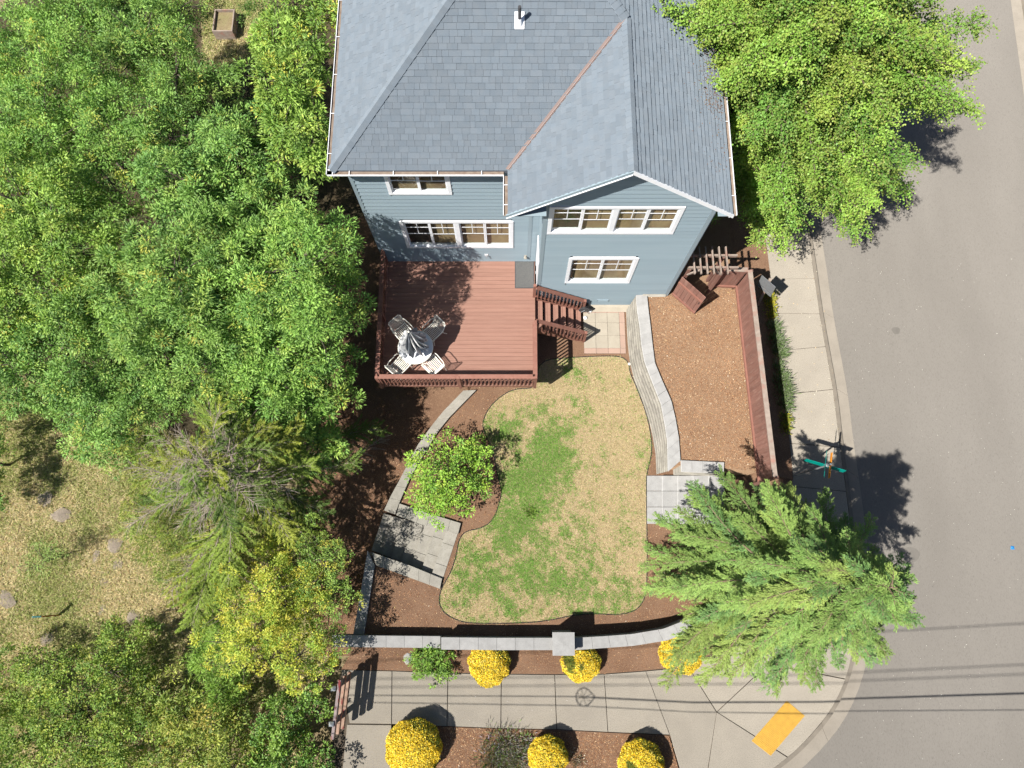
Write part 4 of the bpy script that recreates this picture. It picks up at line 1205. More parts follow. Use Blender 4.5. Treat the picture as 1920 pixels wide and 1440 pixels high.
MB().tube([(0, 0, 0.05), (0, 0, 2.32)], 0.019, 8).build('pole', 'white_metal', um, local=True)
MB().lathe([(0.21, 0.0), (0.22, 0.03), (0.15, 0.06), (0.04, 0.09), (0.03, 0.22)], 20).build('base', 'cap', um, local=True)
MB().lathe([(0.0, 2.30), (0.03, 2.31), (0.035, 2.34), (0.0, 2.38)], 10).build('finial', 'white_metal', um, local=True)
def fold_cloth(a0, a1, seed, n=16, levels=15):
    r_ = random.Random(seed)
    m = MB()
    ph = r_.uniform(0, 6.28)
    pts = []
    for l in range(levels):
        t = l / (levels - 1)
        z = 2.28 - 1.30 * t - 0.05 * math.sin(t * 3)
        base = 0.06 + 0.27 * math.sin(min(1, t * 1.25) * math.pi / 2) ** 1.2
        row = []
        for i in range(n + 1):
            a = a0 + (a1 - a0) * i / n
            pleat = 0.5 + 0.5 * math.cos(i / n * 2 * math.pi * 1.5 + ph)
            rr = base * (0.40 + 0.95 * pleat) * (1 + 0.10 * math.sin(7 * t + ph + i))
            tw = a + 0.35 * t + 0.12 * math.sin(ph + 4 * t)
            zz = z - (0.16 * pleat if l == levels - 1 else 0)
            row.append((rr * math.cos(tw), rr * math.sin(tw), zz))
        pts.append(row)
    for l in range(levels - 1):
        for i in range(n):
            m.add([pts[l][i], pts[l][i + 1], pts[l + 1][i + 1], pts[l + 1][i]], [(0, 1, 2, 3)])
    return m
for k in range(8):
    a = k * math.pi / 4
    fold_cloth(a, a + math.pi / 4, 3 + k).build('canopy_panel', 'cloth_grey' if k % 4 == 1 else 'cloth_white', um, local=True, smooth=True)
o = bpy.data.objects

# ------------------------------------------------------------------ masonry walls
def wall_of(name, label, left, right, z_top, z_base, n, cap_mat='cap', courses=3, setback=None, closed_cap=True, overhang=0.02):
    """left/right: picture points of the two edges of the cap; courses of blocks below it"""
    L = np.array([P2(*p, z_top) for p in left]); R = np.array([P2(*p, z_top) for p in right])
    c = (L.mean(0) + R.mean(0)) / 2
    t = thing(name, label, 'wall', (c[0], c[1], z_base))
    th = 0.09
    r_ = random.Random(n * 7 + int(z_top * 100))
    m = 4
    LL, RR = resample(L, n * m + 1), resample(R, n * m + 1)
    def stone(A, B, i0, i1, z0, z1, nm, mat, gap=0.008, jig=0.003):
        a, b = A[i0:i1 + 1].copy(), B[i0:i1 + 1].copy()
        da = a[-1] - a[0]; da /= np.linalg.norm(da) + 1e-9
        a[0] += da * gap / 2; b[0] += da * gap / 2; a[-1] -= da * gap / 2; b[-1] -= da * gap / 2
        MB().prism([tuple(q) for q in a] + [tuple(q) for q in b[::-1]], z0, z1 + r_.uniform(-jig, jig)).build(nm, mat, t, centre=True)
    for i in range(n):
        stone(LL, RR, i * m, (i + 1) * m, z_top - th, z_top, 'cap_stone', cap_mat)
    h = (z_top - th - z_base) / courses
    for k in range(courses):
        z0 = z_base + k * h
        if setback is None:
            mid = (LL + RR) / 2
            A = mid + (LL - mid) * 0.86; B = mid + (RR - mid) * 0.86
        else:
            base = resample(np.array([P2(*p, z_base) for p in setback]), n * m + 1)
            f = k / courses
            A = base * (1 - f) + LL * f
            B = RR - (RR - LL) * 0.1
        off = (k % 2) * (m // 2)
        cuts = sorted(set([0, n * m] + [off + j * m for j in range(n + 1) if 0 < off + j * m < n * m]))
        for p, q in zip(cuts[:-1], cuts[1:]):
            stone(A, B, p, q, z0, z0 + h - 0.006, 'block', 'block', 0.01, 0.006)
    return t
# curved, stepped-back wall holding the terrace
cl = [(1193, 553), (1195, 580), (1200, 612), (1203, 644), (1209, 677), (1221, 709), (1240, 757), (1247, 794), (1252, 827), (1253, 884)]
cr = [(1213, 552), (1216, 580), (1220, 612), (1223, 640), (1228, 680), (1239, 707), (1259, 752), (1267, 786), (1273, 821), (1276, 864)]
cbase = [(1174, 582), (1175, 610), (1177, 645), (1181, 680), (1189, 712), (1204, 750), (1217, 790), (1224, 820), (1229, 850), (1231, 890)]
wall_of('retaining_wall', 'curved stepped block retaining wall between lawn and raised brown terrace', cl, cr, ZT + 0.10, 0.0, 17, 'cap', 6, cbase)
wall_of('retaining_wall', 'short grey block wall across the foot of the raised terrace, half hidden by the cedar', [(1278, 884), (1320, 886), (1357, 888)], [(1277, 863), (1320, 865), (1358, 867)], ZT + 0.10, 0.0, 4, 'cap', 5)
# west retaining wall under the lawn, either side of its steps
wall_of('retaining_wall', 'tan capped retaining wall running from the deck past the round shrub', [(869, 732), (832, 770), (811, 796), (784, 833), (763, 873), (749, 900), (732, 931), (720, 957)],
        [(893, 731), (842, 783), (822, 808), (807, 831), (775, 885), (765, 904), (748, 944), (741, 963)], 0.12, ZW, 11, 'cap_tan', 6)
wall_of('retaining_wall', 'tan capped side wall on the shrub side of the garden steps', [(743, 966), (790, 983), (859, 1001)], [(749, 944), (795, 960), (864, 981)], 0.12, ZW, 6, 'cap_tan', 6)
wall_of('retaining_wall', 'shaded capped side wall of the garden steps facing the corner bed', [(705, 1060), (765, 1082), (825, 1104)], [(697, 1036), (765, 1059), (829, 1085)], 0.12, ZW, 6, 'cap_tan', 6)
wall_of('retaining_wall', 'shaded grey wall running from the garden steps to the south wall', [(689, 1033), (677, 1105), (662, 1190)], [(702, 1060), (693, 1120), (682, 1190)], 0.12, ZW, 8, 'cap', 6)
# south wall along the sidewalk
wall_of('garden_wall', 'lower west end of the grey capped wall along the south sidewalk', [(622, 1213), (725, 1214), (826, 1215)], [(622, 1191), (725, 1192), (826, 1193)], 0.55, -0.3, 6, 'cap', 4)
wall_of('garden_wall', 'straight taller stretch of the grey south wall, west of the square pillar', [(827, 1218), (930, 1219), (1036, 1219)], [(827, 1195), (930, 1196), (1036, 1196)], 0.80, -0.1, 6, 'cap', 5)
wall_of('garden_wall', 'curving stretch of the grey south wall running under the cedar', [(1078, 1219), (1135, 1215), (1188, 1211), (1250, 1201), (1310, 1180), (1370, 1145), (1410, 1105)], [(1078, 1196), (1132, 1193), (1185, 1189), (1244, 1179), (1298, 1158), (1352, 1126), (1390, 1088)], 0.80, -0.1, 11, 'cap', 5)
pp = [P2(*q, 1.35) for q in ((1036, 1187), (1076, 1187), (1077, 1228), (1039, 1229))]
pc = np.mean(pp, 0)
pil = thing('wall_pillar', 'square grey pillar with pyramid cap in the south wall', 'pillar', (pc[0], pc[1], -0.1))
hs = 0.34
for k in range(7):
    s = hs - 0.05
    MB().box(pc[0] - s, pc[0] + s, pc[1] - s, pc[1] + s, -0.1 + k * 0.19, -0.1 + k * 0.19 + 0.184).build('block', 'block', pil, centre=True)
MB().add([(pc[0] - hs, pc[1] - hs, 1.235), (pc[0] + hs, pc[1] - hs, 1.235), (pc[0] + hs, pc[1] + hs, 1.235), (pc[0] - hs, pc[1] + hs, 1.235), (pc[0] - hs, pc[1] - hs, 1.31), (pc[0] + hs, pc[1] - hs, 1.31), (pc[0] + hs, pc[1] + hs, 1.31), (pc[0] - hs, pc[1] + hs, 1.31), (pc[0], pc[1], 1.36)],
         [(0, 3, 2, 1), (0, 1, 5, 4), (1, 2, 6, 5), (2, 3, 7, 6), (3, 0, 4, 7), (4, 5, 8), (5, 6, 8), (6, 7, 8), (7, 4, 8)]).build('pillar_cap', 'cap', pil)

# steps down to the west
step = thing('garden_steps', 'stone garden steps going down west from the lawn', 'steps', P(780, 1040, 0))
n = 7
tl, tr = np.array(P2(721, 963, ZW)), np.array(P2(858, 1001, 0.0))
bl_, br_ = np.array(P2(698, 1032, ZW)), np.array(P2(830, 1086, 0.0))
for k in range(n):
    f0, f1 = k / n, (k + 1) / n
    z = ZW + (k + 1) * (0.02 - ZW) / n
    a, b = tl * (1 - f0) + tr * f0, tl * (1 - f1) + tr * f1
    c, d = bl_ * (1 - f1) + br_ * f1, bl_ * (1 - f0) + br_ * f0
    cuts = [0, 0.30 + 0.1 * math.sin(k), 0.66 + 0.08 * math.cos(2 * k), 1]
    for u, v in zip(cuts[:-1], cuts[1:]):
        q = [a + (d - a) * u, b + (c - b) * u, b + (c - b) * v, a + (d - a) * v]
        e = (q[3] - q[0]); e = e / np.linalg.norm(e) * 0.006
        q = [q[0] + e, q[1] + e, q[2] - e, q[3] - e]
        MB().prism([tuple(x) for x in q], z - 0.17, z + rnd.uniform(-0.004, 0.004)).build('tread_stone', 'cap_tan', step, centre=True)
# steps up to the east, under the cedar
step2 = thing('garden_steps', 'grey stone steps at the lawn edge, mostly hidden under the cedar', 'steps', P(1280, 930, 0))
for k in range(5):
    x0, x1 = 1213 + k * 29, 1213 + (k + 1) * 29
    z = 0.04 + 0.10 * k
    for (ya, yb) in ((892, 920), (921, 950), (951, 982)):
        q = [P2(x0 + 0.5, ya, z), P2(x1 - 0.2, ya, z), P2(x1 - 0.2, yb, z), P2(x0 + 0.5, yb, z)]
        MB().prism(q, -0.1, z + rnd.uniform(-0.004, 0.004)).build('tread_stone', 'cap', step2, centre=True)

# ------------------------------------------------------------------ fence, gate, arbour
FH = 1.60
def fence(name, label, a, b, z0, h, inner, board=0.142):
    a, b = Vector((a[0], a[1], 0)), Vector((b[0], b[1], 0))
    L = (b - a).length
    d = (b - a).normalized()
    s = Vector((inner[0], inner[1], 0))
    c = (a + b) / 2
    t = thing(name, label, 'fence', (c.x, c.y, z0))
    n = max(1, int(round(L / board)))
    for i in range(n):
        p0, p1 = a.lerp(b, (i + 0.02) / n), a.lerp(b, (i + 0.98) / n)
        j = rnd.uniform(-0.004, 0.004)
        mb = MB()
        lo, hi = z0 + 0.02, z0 + h - 0.02
        v = []
        for p in (p0, p1):
            for (w, z) in ((-0.01 + j, lo), (0.011 + j, lo), (0.011 + j, hi), (-0.01 + j, hi)):
                v.append((p.x + s.x * w, p.y + s.y * w, z))
        mb.add(v, [(0, 1, 2, 3), (7, 6, 5, 4), (0, 4, 5, 1), (1, 5, 6, 2), (2, 6, 7, 3), (3, 7, 4, 0)]).build('fence_board', 'plank', t, centre=True)
    for z in (z0 + 0.22,):
        MB().bar(a + s * 0.045 + Vector((0, 0, z)), b + s * 0.045 + Vector((0, 0, z)), 0.06, 0.09).build('fence_rail', 'rail', t, centre=True)
    MB().bar(a + s * 0.04 + Vector((0, 0, z0 + h - 0.12)), b + s * 0.04 + Vector((0, 0, z0 + h - 0.12)), 0.05, 0.09).build('fence_rail', 'plank', t, centre=True)
    MB().bar(a + s * 0.01 + Vector((0, 0, z0 + h)), b + s * 0.01 + Vector((0, 0, z0 + h)), 0.15, 0.04).build('cap_rail', 'grey_wood', t, centre=True)
    k = max(1, int(round(L / 2.3)))
    for i in range(k + 1):
        p = a.lerp(b, i / k) - s * 0.06
        MB().box(p.x - 0.045, p.x + 0.045, p.y - 0.045, p.y + 0.045, z0 - 0.6, z0 + h - 0.03).build('post', 'plank', t, centre=True)
    return t
f0 = P2(1379, 541, ZT); f1 = P2(1400, 652, ZT); f2 = P2(1410, 773, ZT); f3 = P2(1421, 905, ZT)
fence('board_fence', 'long red-brown board fence between terrace and street walk', f0, f3, ZT, FH, (-1, 0.05))
ngx = P2(1330, 537, ZT)
fence('board_fence', 'short red-brown fence panel between the open gate and the long fence', (ngx[0] - 0.02, f0[1] + 0.06), (f0[0] - 0.08, f0[1] + 0.02), ZT, FH, (0, -1))
# open gate
ga, gb = Vector(P(1260, 551, ZT + 0.05)), Vector(P(1302, 588, ZT + 0.05))
gate = thing('wooden_gate', 'red-brown board gate standing open by the house corner', 'gate', ga)
dg = (gb - ga); Lg = dg.length; dg.normalize(); sg_ = Vector((dg.y, -dg.x, 0))
for i in range(7):
    p0, p1 = ga + dg * (Lg * (i + 0.03) / 7), ga + dg * (Lg * (i + 0.97) / 7)
    mb = MB(); v = []
    for p in (p0, p1):
        for (w_, z) in ((-0.011, 0.0), (0.011, 0.0), (0.011, FH - 0.08), (-0.011, FH - 0.08)):
            v.append((p.x + sg_.x * w_, p.y + sg_.y * w_, p.z + z))
    mb.add(v, [(0, 1, 2, 3), (7, 6, 5, 4), (0, 4, 5, 1), (1, 5, 6, 2), (2, 6, 7, 3), (3, 7, 4, 0)]).build('gate_board', 'plank', gate, centre=True)
for sd_, zz in ((-1, 0.10), (-1, 1.10), (1, 0.10), (1, 1.10)):
    if sd_ == 1:
        continue
    MB().bar(ga - sg_ * -0.032 * 1 + Vector((0, 0, zz)), gb - sg_ * -0.032 + Vector((0, 0, zz)), 0.04, 0.09).build('gate_rail', 'rail', gate, centre=True)
MB().tube([gb - dg * 0.08 + sg_ * 0.03 + Vector((0, 0, 0.85)), gb - dg * 0.08 + sg_ * 0.07 + Vector((0, 0, 0.90)), gb - dg * 0.08 + sg_ * 0.07 + Vector((0, 0, 1.0)), gb - dg * 0.08 + sg_ * 0.03 + Vector((0, 0, 1.05))], 0.008, 6).build('handle', 'black', gate)
# arbour over the gateway
ZA = ZT + 2.15
a0, a1 = Vector(P(1291, 503, ZA - 0.06)), Vector(P(1384, 501, ZA - 0.06))
b0, b1 = Vector(P(1291, 492, ZA - 0.06)), Vector(P(1376, 494, ZA - 0.06))
arb = thing('arbour', 'grey weathered arbour with cross slats above the gateway', 'arbour', (a0.x, a0.y, ZT))
ay = (a0.y + a1.y) / 2; by = ay + 0.42
MB().bar((a0.x - 0.02, ay, ZA - 0.07), (a1.x, ay, ZA - 0.07), 0.05, 0.14).build('beam', 'grey_wood', arb, centre=True)
MB().bar((a0.x - 0.02, by, ZA - 0.07), (a1.x, by, ZA - 0.07), 0.05, 0.14).build('beam', 'grey_wood', arb, centre=True)
for (x, y) in ((a0.x + 0.06, ay), (a0.x + 0.06, by), (a1.x - 0.42, ay), (a1.x - 0.42, by)):
    MB().box(x - 0.045, x + 0.045, y - 0.045, y + 0.045, ZT - 0.3, ZA - 0.14).build('post', 'plank', arb, centre=True)
for i, px_ in enumerate((1301, 1313, 1325, 1337, 1350, 1363)):
    x = P(px_, 498, ZA)[0]
    MB().bar((x, ay - 0.26, ZA + 0.045), (x - 0.01, by + 0.26, ZA + 0.045), 0.04, 0.085).build('slat', 'grey_wood', arb, centre=True)
MB().bar((a0.x + 0.06, ay - 0.05, ZA - 0.5), (a0.x + 0.4, ay - 0.05, ZA - 0.13), 0.04, 0.08).build('brace', 'grey_wood', arb, centre=True)
MB().bar((a1.x - 0.42, ay - 0.05, ZA - 0.5), (a1.x - 0.76, ay - 0.05, ZA - 0.13), 0.04, 0.08).build('brace', 'grey_wood', arb, centre=True)

# ------------------------------------------------------------------ signs, barricade, small things
# street-name sign at the corner
sb = P(1552, 872, 2.75); sx_, sy_ = sb[0], sb[1]
sn = thing('street_sign', 'green and orange street-name sign on a pole by the kerb', 'street sign', (sx_, sy_, 0))
MB().tube([(sx_, sy_, 0), (sx_, sy_, 2.95)], 0.03, 10).build('pole', 'steel', sn)
def blade(ang, z0, L, mat, off=0.0, h=0.22, nm='sign_blade', tilt=0.0):
    d = Vector((math.cos(ang), math.sin(ang), 0)); s = Vector((-d.y, d.x, 0))
    c = Vector((sx_, sy_, 0)) + s * off
    t = Vector((s.x * math.sin(tilt), s.y * math.sin(tilt), math.cos(tilt)))
    mb = MB(); v = []
    for e in (-L / 2, L / 2):
        for (w_, hh) in ((-0.006, 0), (0.006, 0), (0.006, h), (-0.006, h)):
            v.append(c + d * e + s * w_ + t * hh + Vector((0, 0, z0)))
    mb.add(v, [(0, 1, 2, 3), (7, 6, 5, 4), (0, 4, 5, 1), (1, 5, 6, 2), (2, 6, 7, 3), (3, 7, 4, 0)])
    return mb.build(nm, mat, sn, centre=True)
blade(math.radians(-17), 2.42, 1.25, 'sign_green', 0.0, 0.22, tilt=0.12)
blade(math.radians(78), 2.70, 0.80, 'sign_green', 0.05, 0.24, tilt=0.40)
blade(math.radians(78), 2.74, 0.80, 'sign_orange', -0.06, 0.10, tilt=-0.08)
MB().box(sx_ - 0.05, sx_ + 0.05, sy_ - 0.05, sy_ + 0.05, 2.64, 2.72).build('bracket', 'steel', sn)
# sign on a wooden post behind the fence
pb0 = Vector(P(1421, 571, 0.35)); 
pt0 = Vector(P(1444, 524, 2.45))
ps = thing('post_sign', 'plain grey-backed square sign on a leaning wooden post outside the fence', 'sign', (pb0.x, pb0.y, 0.3))
MB().bar(pb0, pt0, 0.09, 0.09).build('post', 'grey_wood', ps)
dp = (pt0 - pb0).normalized()
side = Vector((0.70, -0.71, 0)).normalized()
nrm_ = side.cross(dp).normalized()
def plate(c0, w_, h_, nm):
    mb = MB(); v = []
    for e in (-w_ / 2, w_ / 2):
        for (q, hh) in ((-0.004, 0), (0.004, 0), (0.004, h_), (-0.004, h_)):
            v.append(c0 + side * e + nrm_ * (q + 0.055) + dp * hh)
    mb.add(v, [(0, 1, 2, 3), (7, 6, 5, 4), (0, 4, 5, 1), (1, 5, 6, 2), (2, 6, 7, 3), (3, 7, 4, 0)]).build(nm, 'steel', ps, centre=True)
Lp = (pt0 - pb0).length
plate(pb0 + dp * (Lp - 0.66), 0.60, 0.62, 'sign_plate')
plate(pb0 + dp * (Lp - 0.86), 0.60, 0.16, 'sub_plate')
# barricade at the end of the walk
bx = P2(652, 1320)[0]
by0, by1 = P2(650, 1360)[1], P2(655, 1256)[1]
bar_ = thing('barricade', 'weathered red and white barricade rails at the west end of the sidewalk', 'barricade', (bx, (by0 + by1) / 2, 0))
for k, (z, w_) in enumerate(((0.45, 'bare_wood'), (0.90, 'bare_wood'), (1.35, 'red_white'))):
    sh = 0.14 * (k - 1)
    MB().bar((bx - 0.02 - 0.04 * k, by0 - 0.05 * k, z), (bx + 0.10 - 0.04 * k, by1 - 0.05 * k, z), 0.085, 0.20).build('rail', w_, bar_, centre=True)
for f in (0.20, 0.80):
    y = by0 + (by1 - by0) * f
    MB().box(bx - 0.20, bx - 0.075, y - 0.06, y + 0.06, -0.3, 1.50).build('post', 'grey_wood', bar_, centre=True)
    m = MB(); m.add([(bx - 0.21, y - 0.07, 1.50), (bx - 0.065, y - 0.07, 1.50), (bx - 0.065, y + 0.07, 1.50), (bx - 0.21, y + 0.07, 1.50), (bx - 0.14, y, 1.57)], [(0, 1, 4), (1, 2, 4), (2, 3, 4), (3, 0, 4)]); m.build('post_cap', 'steel', bar_)
# hose reel cart at the foot of the stairs
hp = Vector(P(1096, 572, 0.4)); hp.z = 0.02
hr = thing('hose_reel', 'dark hose reel with black hose and white fittings at the stair foot', 'hose reel', hp)
m = MB(); m.v = []
for s in (-1, 1):
    mm = MB().lathe([(0.03, -0.012), (0.20, -0.012), (0.215, 0.0), (0.20, 0.012), (0.03, 0.012)], 20)
    mm.v = [(x, s * 0.17 + z, y + 0.32) for (x, y, z) in mm.v]
    mm.build('reel_disc', 'pipe', hr, local=True)
m = MB()
pts = []
for i in range(170):
    a = i * 0.42
    pts.append((0.15 * math.cos(a) * (1 + 0.06 * math.sin(i)), -0.14 + 0.28 * (i / 169), 0.32 + 0.15 * math.sin(a)))
m.tube(pts, 0.014, 5); m.build('hose', 'black', hr, local=True)
MB().tube([(0.0, -0.2, 0.32), (0.0, 0.22, 0.32)], 0.02, 8).build('axle', 'steel', hr, local=True)
for s in (-1, 1):
    MB().tube([(-0.2, s * 0.19, 0.0), (0.0, s * 0.19, 0.34), (0.2, s * 0.19, 0.0)], 0.014, 6).build('stand', 'steel', hr, local=True)
MB().lathe([(0.0, 0.0), (0.05, 0.01), (0.06, 0.05), (0.035, 0.09), (0.0, 0.10)], 12, (0.24, -0.1)).build('fitting', 'white', hr, local=True)
MB().lathe([(0.0, 0.0), (0.06, 0.01), (0.07, 0.05), (0.035, 0.08), (0.0, 0.09)], 12, (0.05, -0.36)).build('fitting', 'white', hr, local=True)
# sprinkler by the lawn edge
sp = thing('sprinkler', 'small white sprinkler at the lawn edge below the curved wall', 'sprinkler', P(1179, 684, 0.0))
MB().tube([(0, 0, 0), (0, 0, 0.10)], 0.015, 8).build('riser', 'white_metal', sp, local=True)
MB().lathe([(0.0, 0.09), (0.045, 0.10), (0.05, 0.12), (0.02, 0.14), (0.0, 0.145)], 12).build('head', 'white_metal', sp, local=True)
# flat stone in the bed
def rock(px, py, z, r, label, name='rock', flat=0.4, mat='rock', seed=0, cat='rock'):
    r_ = np.random.RandomState(seed)
    bm = bmesh.new()
    bmesh.ops.create_icosphere(bm, subdivisions=2, radius=1.0)
    ph = r_.rand(3) * 6
    for v in bm.verts:
        k = 1 + 0.22 * math.sin(2.3 * v.co.x + ph[0]) + 0.18 * math.sin(3.1 * v.co.y + ph[1]) + 0.12 * math.sin(4.7 * v.co.z + 3 * v.co.x + ph[2])
        v.co = Vector((v.co.x * r * k, v.co.y * r * k * 0.85, v.co.z * r * flat * k))
    me = bpy.data.meshes.new(name); bm.to_mesh(me); bm.free()
    o = link_mesh(name, me, mat, None, Vector(P(px, py, z)) + Vector((0, 0, r * flat * 0.25)))
    o.rotation_euler = (0, 0, r_.rand() * 6)
    return tag(o, label, cat)
rock(763, 1235, 0.0, 0.17, 'flat grey stone beside the low green shrub under the south wall', mat='cap', flat=0.3, seed=3)
for i, (px, py, r, lab) in enumerate(((85, 937, 0.26, 'pale rounded dirt mound in the dry grass, the upper left of a pair'), (111, 966, 0.30, 'larger pale dirt mound with a dark hollow in the dry meadow'), (217, 1021, 0.26, 'pale mound beside the lower edge of the conifer'),
                                      (222, 1056, 0.17, 'small pale mound just below the one beside the conifer'), (193, 1094, 0.13, 'tiny pale mound alone in the middle of the meadow'), (190, 1143, 0.14, 'small grey mound above the bushes of the meadow edge'),
                                      (252, 1158, 0.22, 'pale mound in front of the dark shaded hollow'), (90, 1200, 0.2, 'pale mound at the edge of the lower bushes'), (12, 1125, 0.3, 'broad pale mound at the far left of the meadow'), (181, 1042, 0.18, 'pale mound at the shadow tip of the small sapling'))):
    rock(px, py, ZW, r * 1.15, lab, 'dirt_mound', 0.20, 'rock', 20 + i, 'mound')
# marker stake in the meadow
ms = thing('marker_stake', 'rusty orange stake with a teal tip in the meadow', 'stake', P(112, 1153, ZW))
MB().bar((0, 0, 0), (-0.10, 0.0, 0.85), 0.11, 0.03, (0, 1, 0)).build('stake', 'rust', ms, local=True)
MB().bar((-0.10, 0.0, 0.85), (-0.28, 0.0, 1.02), 0.07, 0.05, (0, 1, 0)).build('flag', 'teal', ms, local=True)
# timber planter box at the upper left
bxp = Vector(P(420, 40, ZW + 0.45)); bxp.z = ZW
pbx = thing('planter_box', 'old grey timber planter box among the trees', 'planter box', bxp)
for (x0, x1, y0, y1) in ((-0.42, 0.42, -0.55, -0.50), (-0.42, 0.42, 0.50, 0.55), (-0.42, -0.37, -0.50, 0.50), (0.37, 0.42, -0.50, 0.50)):
    for k in range(3):
        MB().box(x0, x1, y0, y1, 0.02 + 0.17 * k, 0.18 + 0.17 * k).build('plank', 'grey_wood', pbx, local=True)
MB().box(-0.36, 0.36, -0.49, 0.49, 0.0, 0.40).build('soil', 'dry_ground', pbx, local=True)
# bits on the road
bl = thing('blue_wrapper', 'small bright blue scrap of plastic lying on the road', 'litter', P(1898, 1027, ROAD_Z))
MB().add([(-0.07, -0.05, 0.004), (0.06, -0.06, 0.01), (0.07, 0.05, 0.004), (-0.05, 0.06, 0.02), (0.0, 0.0, 0.035)], [(0, 1, 4), (1, 2, 4), (2, 3, 4), (3, 0, 4)]).build('scrap', 'blue', bl, local=True)
M['stain'] = surf('oil_stain', (0.135, 0.124, 0.11), (0.15, 0.138, 0.122), scale=6)
for i, (px, py, r) in enumerate(((1680, 620, 0.15), (1708, 1040, 0.27))):
    q = P2(px, py, ROAD_Z)
    o = struct('road_stain', MB().prism([(q[0] + r * math.cos(a) * (1 + 0.12 * math.sin(3 * a + i)), q[1] + r * math.sin(a) * (1 + 0.1 * math.cos(2 * a))) for a in np.linspace(0, 6.28, 26, endpoint=False)], ROAD_Z, ROAD_Z + 0.003, walls=False), 'stain')

# ------------------------------------------------------------------ overhead cables: they hang south of the view and throw the shadows seen on walk and road
def cable(name, label, px, h, r, group='overhead utility cables', ext=30):
    sh = []
    for (x, y, z0) in px:
        p = Vector(P(x, y, z0))
        t = (h - z0) / SUNV.z
        sh.append(p + SUNV * t)
    d0 = (sh[0] - sh[1]).normalized(); d1 = (sh[-1] - sh[-2]).normalized()
    pts = [sh[0] + d0 * ext] + sh + [sh[-1] + d1 * ext]
    t = thing(name, label, 'cable', pts[1], 0, group)
    rr = [r] * len(pts) if not isinstance(r, list) else [r[0]] + r + [r[-1]]
    MB().tube(pts, rr, 6).build('strand', 'black', t)
    return t
cable('overhead_cable', 'lower utility cable carrying the slack loop, its dark shadow across the south walk', [(580, 1303, 0), (1080, 1306, 0), (1118, 1308, 0), (1300, 1317, 0), (1540, 1316, 0), (1920, 1300, ROAD_Z)], 5.5, [0.014, 0.015, 0.025, 0.025, 0.025, 0.032])
cable('overhead_cable', 'thin utility cable with its sharp shadow nearest the bottom of the walk', [(560, 1315, 0), (1080, 1323, 0), (1300, 1335, 0), (1540, 1338, 0), (1920, 1331, ROAD_Z)], 5.2, 0.013)
for k, (py0, py1, py2) in enumerate(((1212, 1186, 1169), (1268, 1260, 1246), (1284, 1276, 1264))):
    cable('overhead_cable', ('highest power cable, its faint blurred shadow farthest up the road', 'upper power cable, its faint shadow second up the road', 'upper power cable, its faint shadow lowest of the three blurred ones')[k], [(1200, py0, 0), (1620, py1, ROAD_Z), (1920, py2, ROAD_Z)], 10.5 + 0.1 * k, 0.016)
lp = Vector(P(1096, 1307, 0)) + SUNV * (5.5 / SUNV.z)
lo_ = thing('cable_slack_loop', 'teardrop cable storage loop hung on the lower utility cable', 'cable loop', lp)
ring = [(0.34, 0, 0)] + [(-0.02 + 0.25 * math.cos(a), 0.27 * math.sin(a), 0) for a in np.linspace(0.75, 2 * math.pi - 0.75, 18)]
MB().tube(ring, 0.018, 6, close=True).build('loop', 'black', lo_, local=True)
for k in range(8):
    a = k * math.pi / 4 + 0.3
    MB().tube([(-0.04, 0, 0), (-0.03 + 0.24 * math.cos(a), 0.26 * math.sin(a), 0)], 0.009, 5).build('spoke', 'black', lo_, local=True)
# ------------------------------------------------------------------ plants
UP = np.array([0, 0, 1.0])
def unit_rand(rng, n):
    return norm(rng.normal(0, 1, (n, 3)))
def tubes(paths, n=5):
    """one mesh of many tapering tubes; each path is (points, radii)"""
    m = MB()
    for pts, rs in paths:
        m.tube(pts, list(rs), n)
    return m
def lobes_crown(rng, lobes, dens, reject=0.82, zmin=-0.55, jitter=0.10):
    """clump centres on the skins of overlapping lobes (x, y, z, rx, ry, rz), with the way out of the crown"""
    C, O = [], []
    L = np.array(lobes, float)
    for i, l in enumerate(L):
        r = l[3:6]
        ar = 4 * math.pi * ((r[0] * r[1]) ** 1.6 / 3 + (r[0] * r[2]) ** 1.6 / 3 + (r[1] * r[2]) ** 1.6 / 3) ** (1 / 1.6)
        n = int(ar * dens)
        d = unit_rand(rng, n * 2)
        d = d[d[:, 2] > zmin][:n]
        bumpy = 1 + 0.16 * np.sin(3.1 * d[:, 0] * 2 + i) + 0.16 * np.sin(2.7 * d[:, 1] * 2 + 2 * i) + 0.10 * np.sin(9 * d[:, 2] + 5 * d[:, 0])
        k = (1 - np.abs(rng.normal(0, 0.16, len(d))) * 1.3) * bumpy
        p = l[:3] + d * r * k[:, None]
        ok = np.ones(len(p), bool)
        for j, m in enumerate(L):
            if j == i: continue
            ok &= (((p - m[:3]) / m[3:6]) ** 2).sum(1) > reject ** 2
        C.append(p[ok] + rng.normal(0, jitter, (ok.sum(), 3)))
        O.append(norm(d[ok] / r))
    return np.concatenate(C), np.concatenate(O)
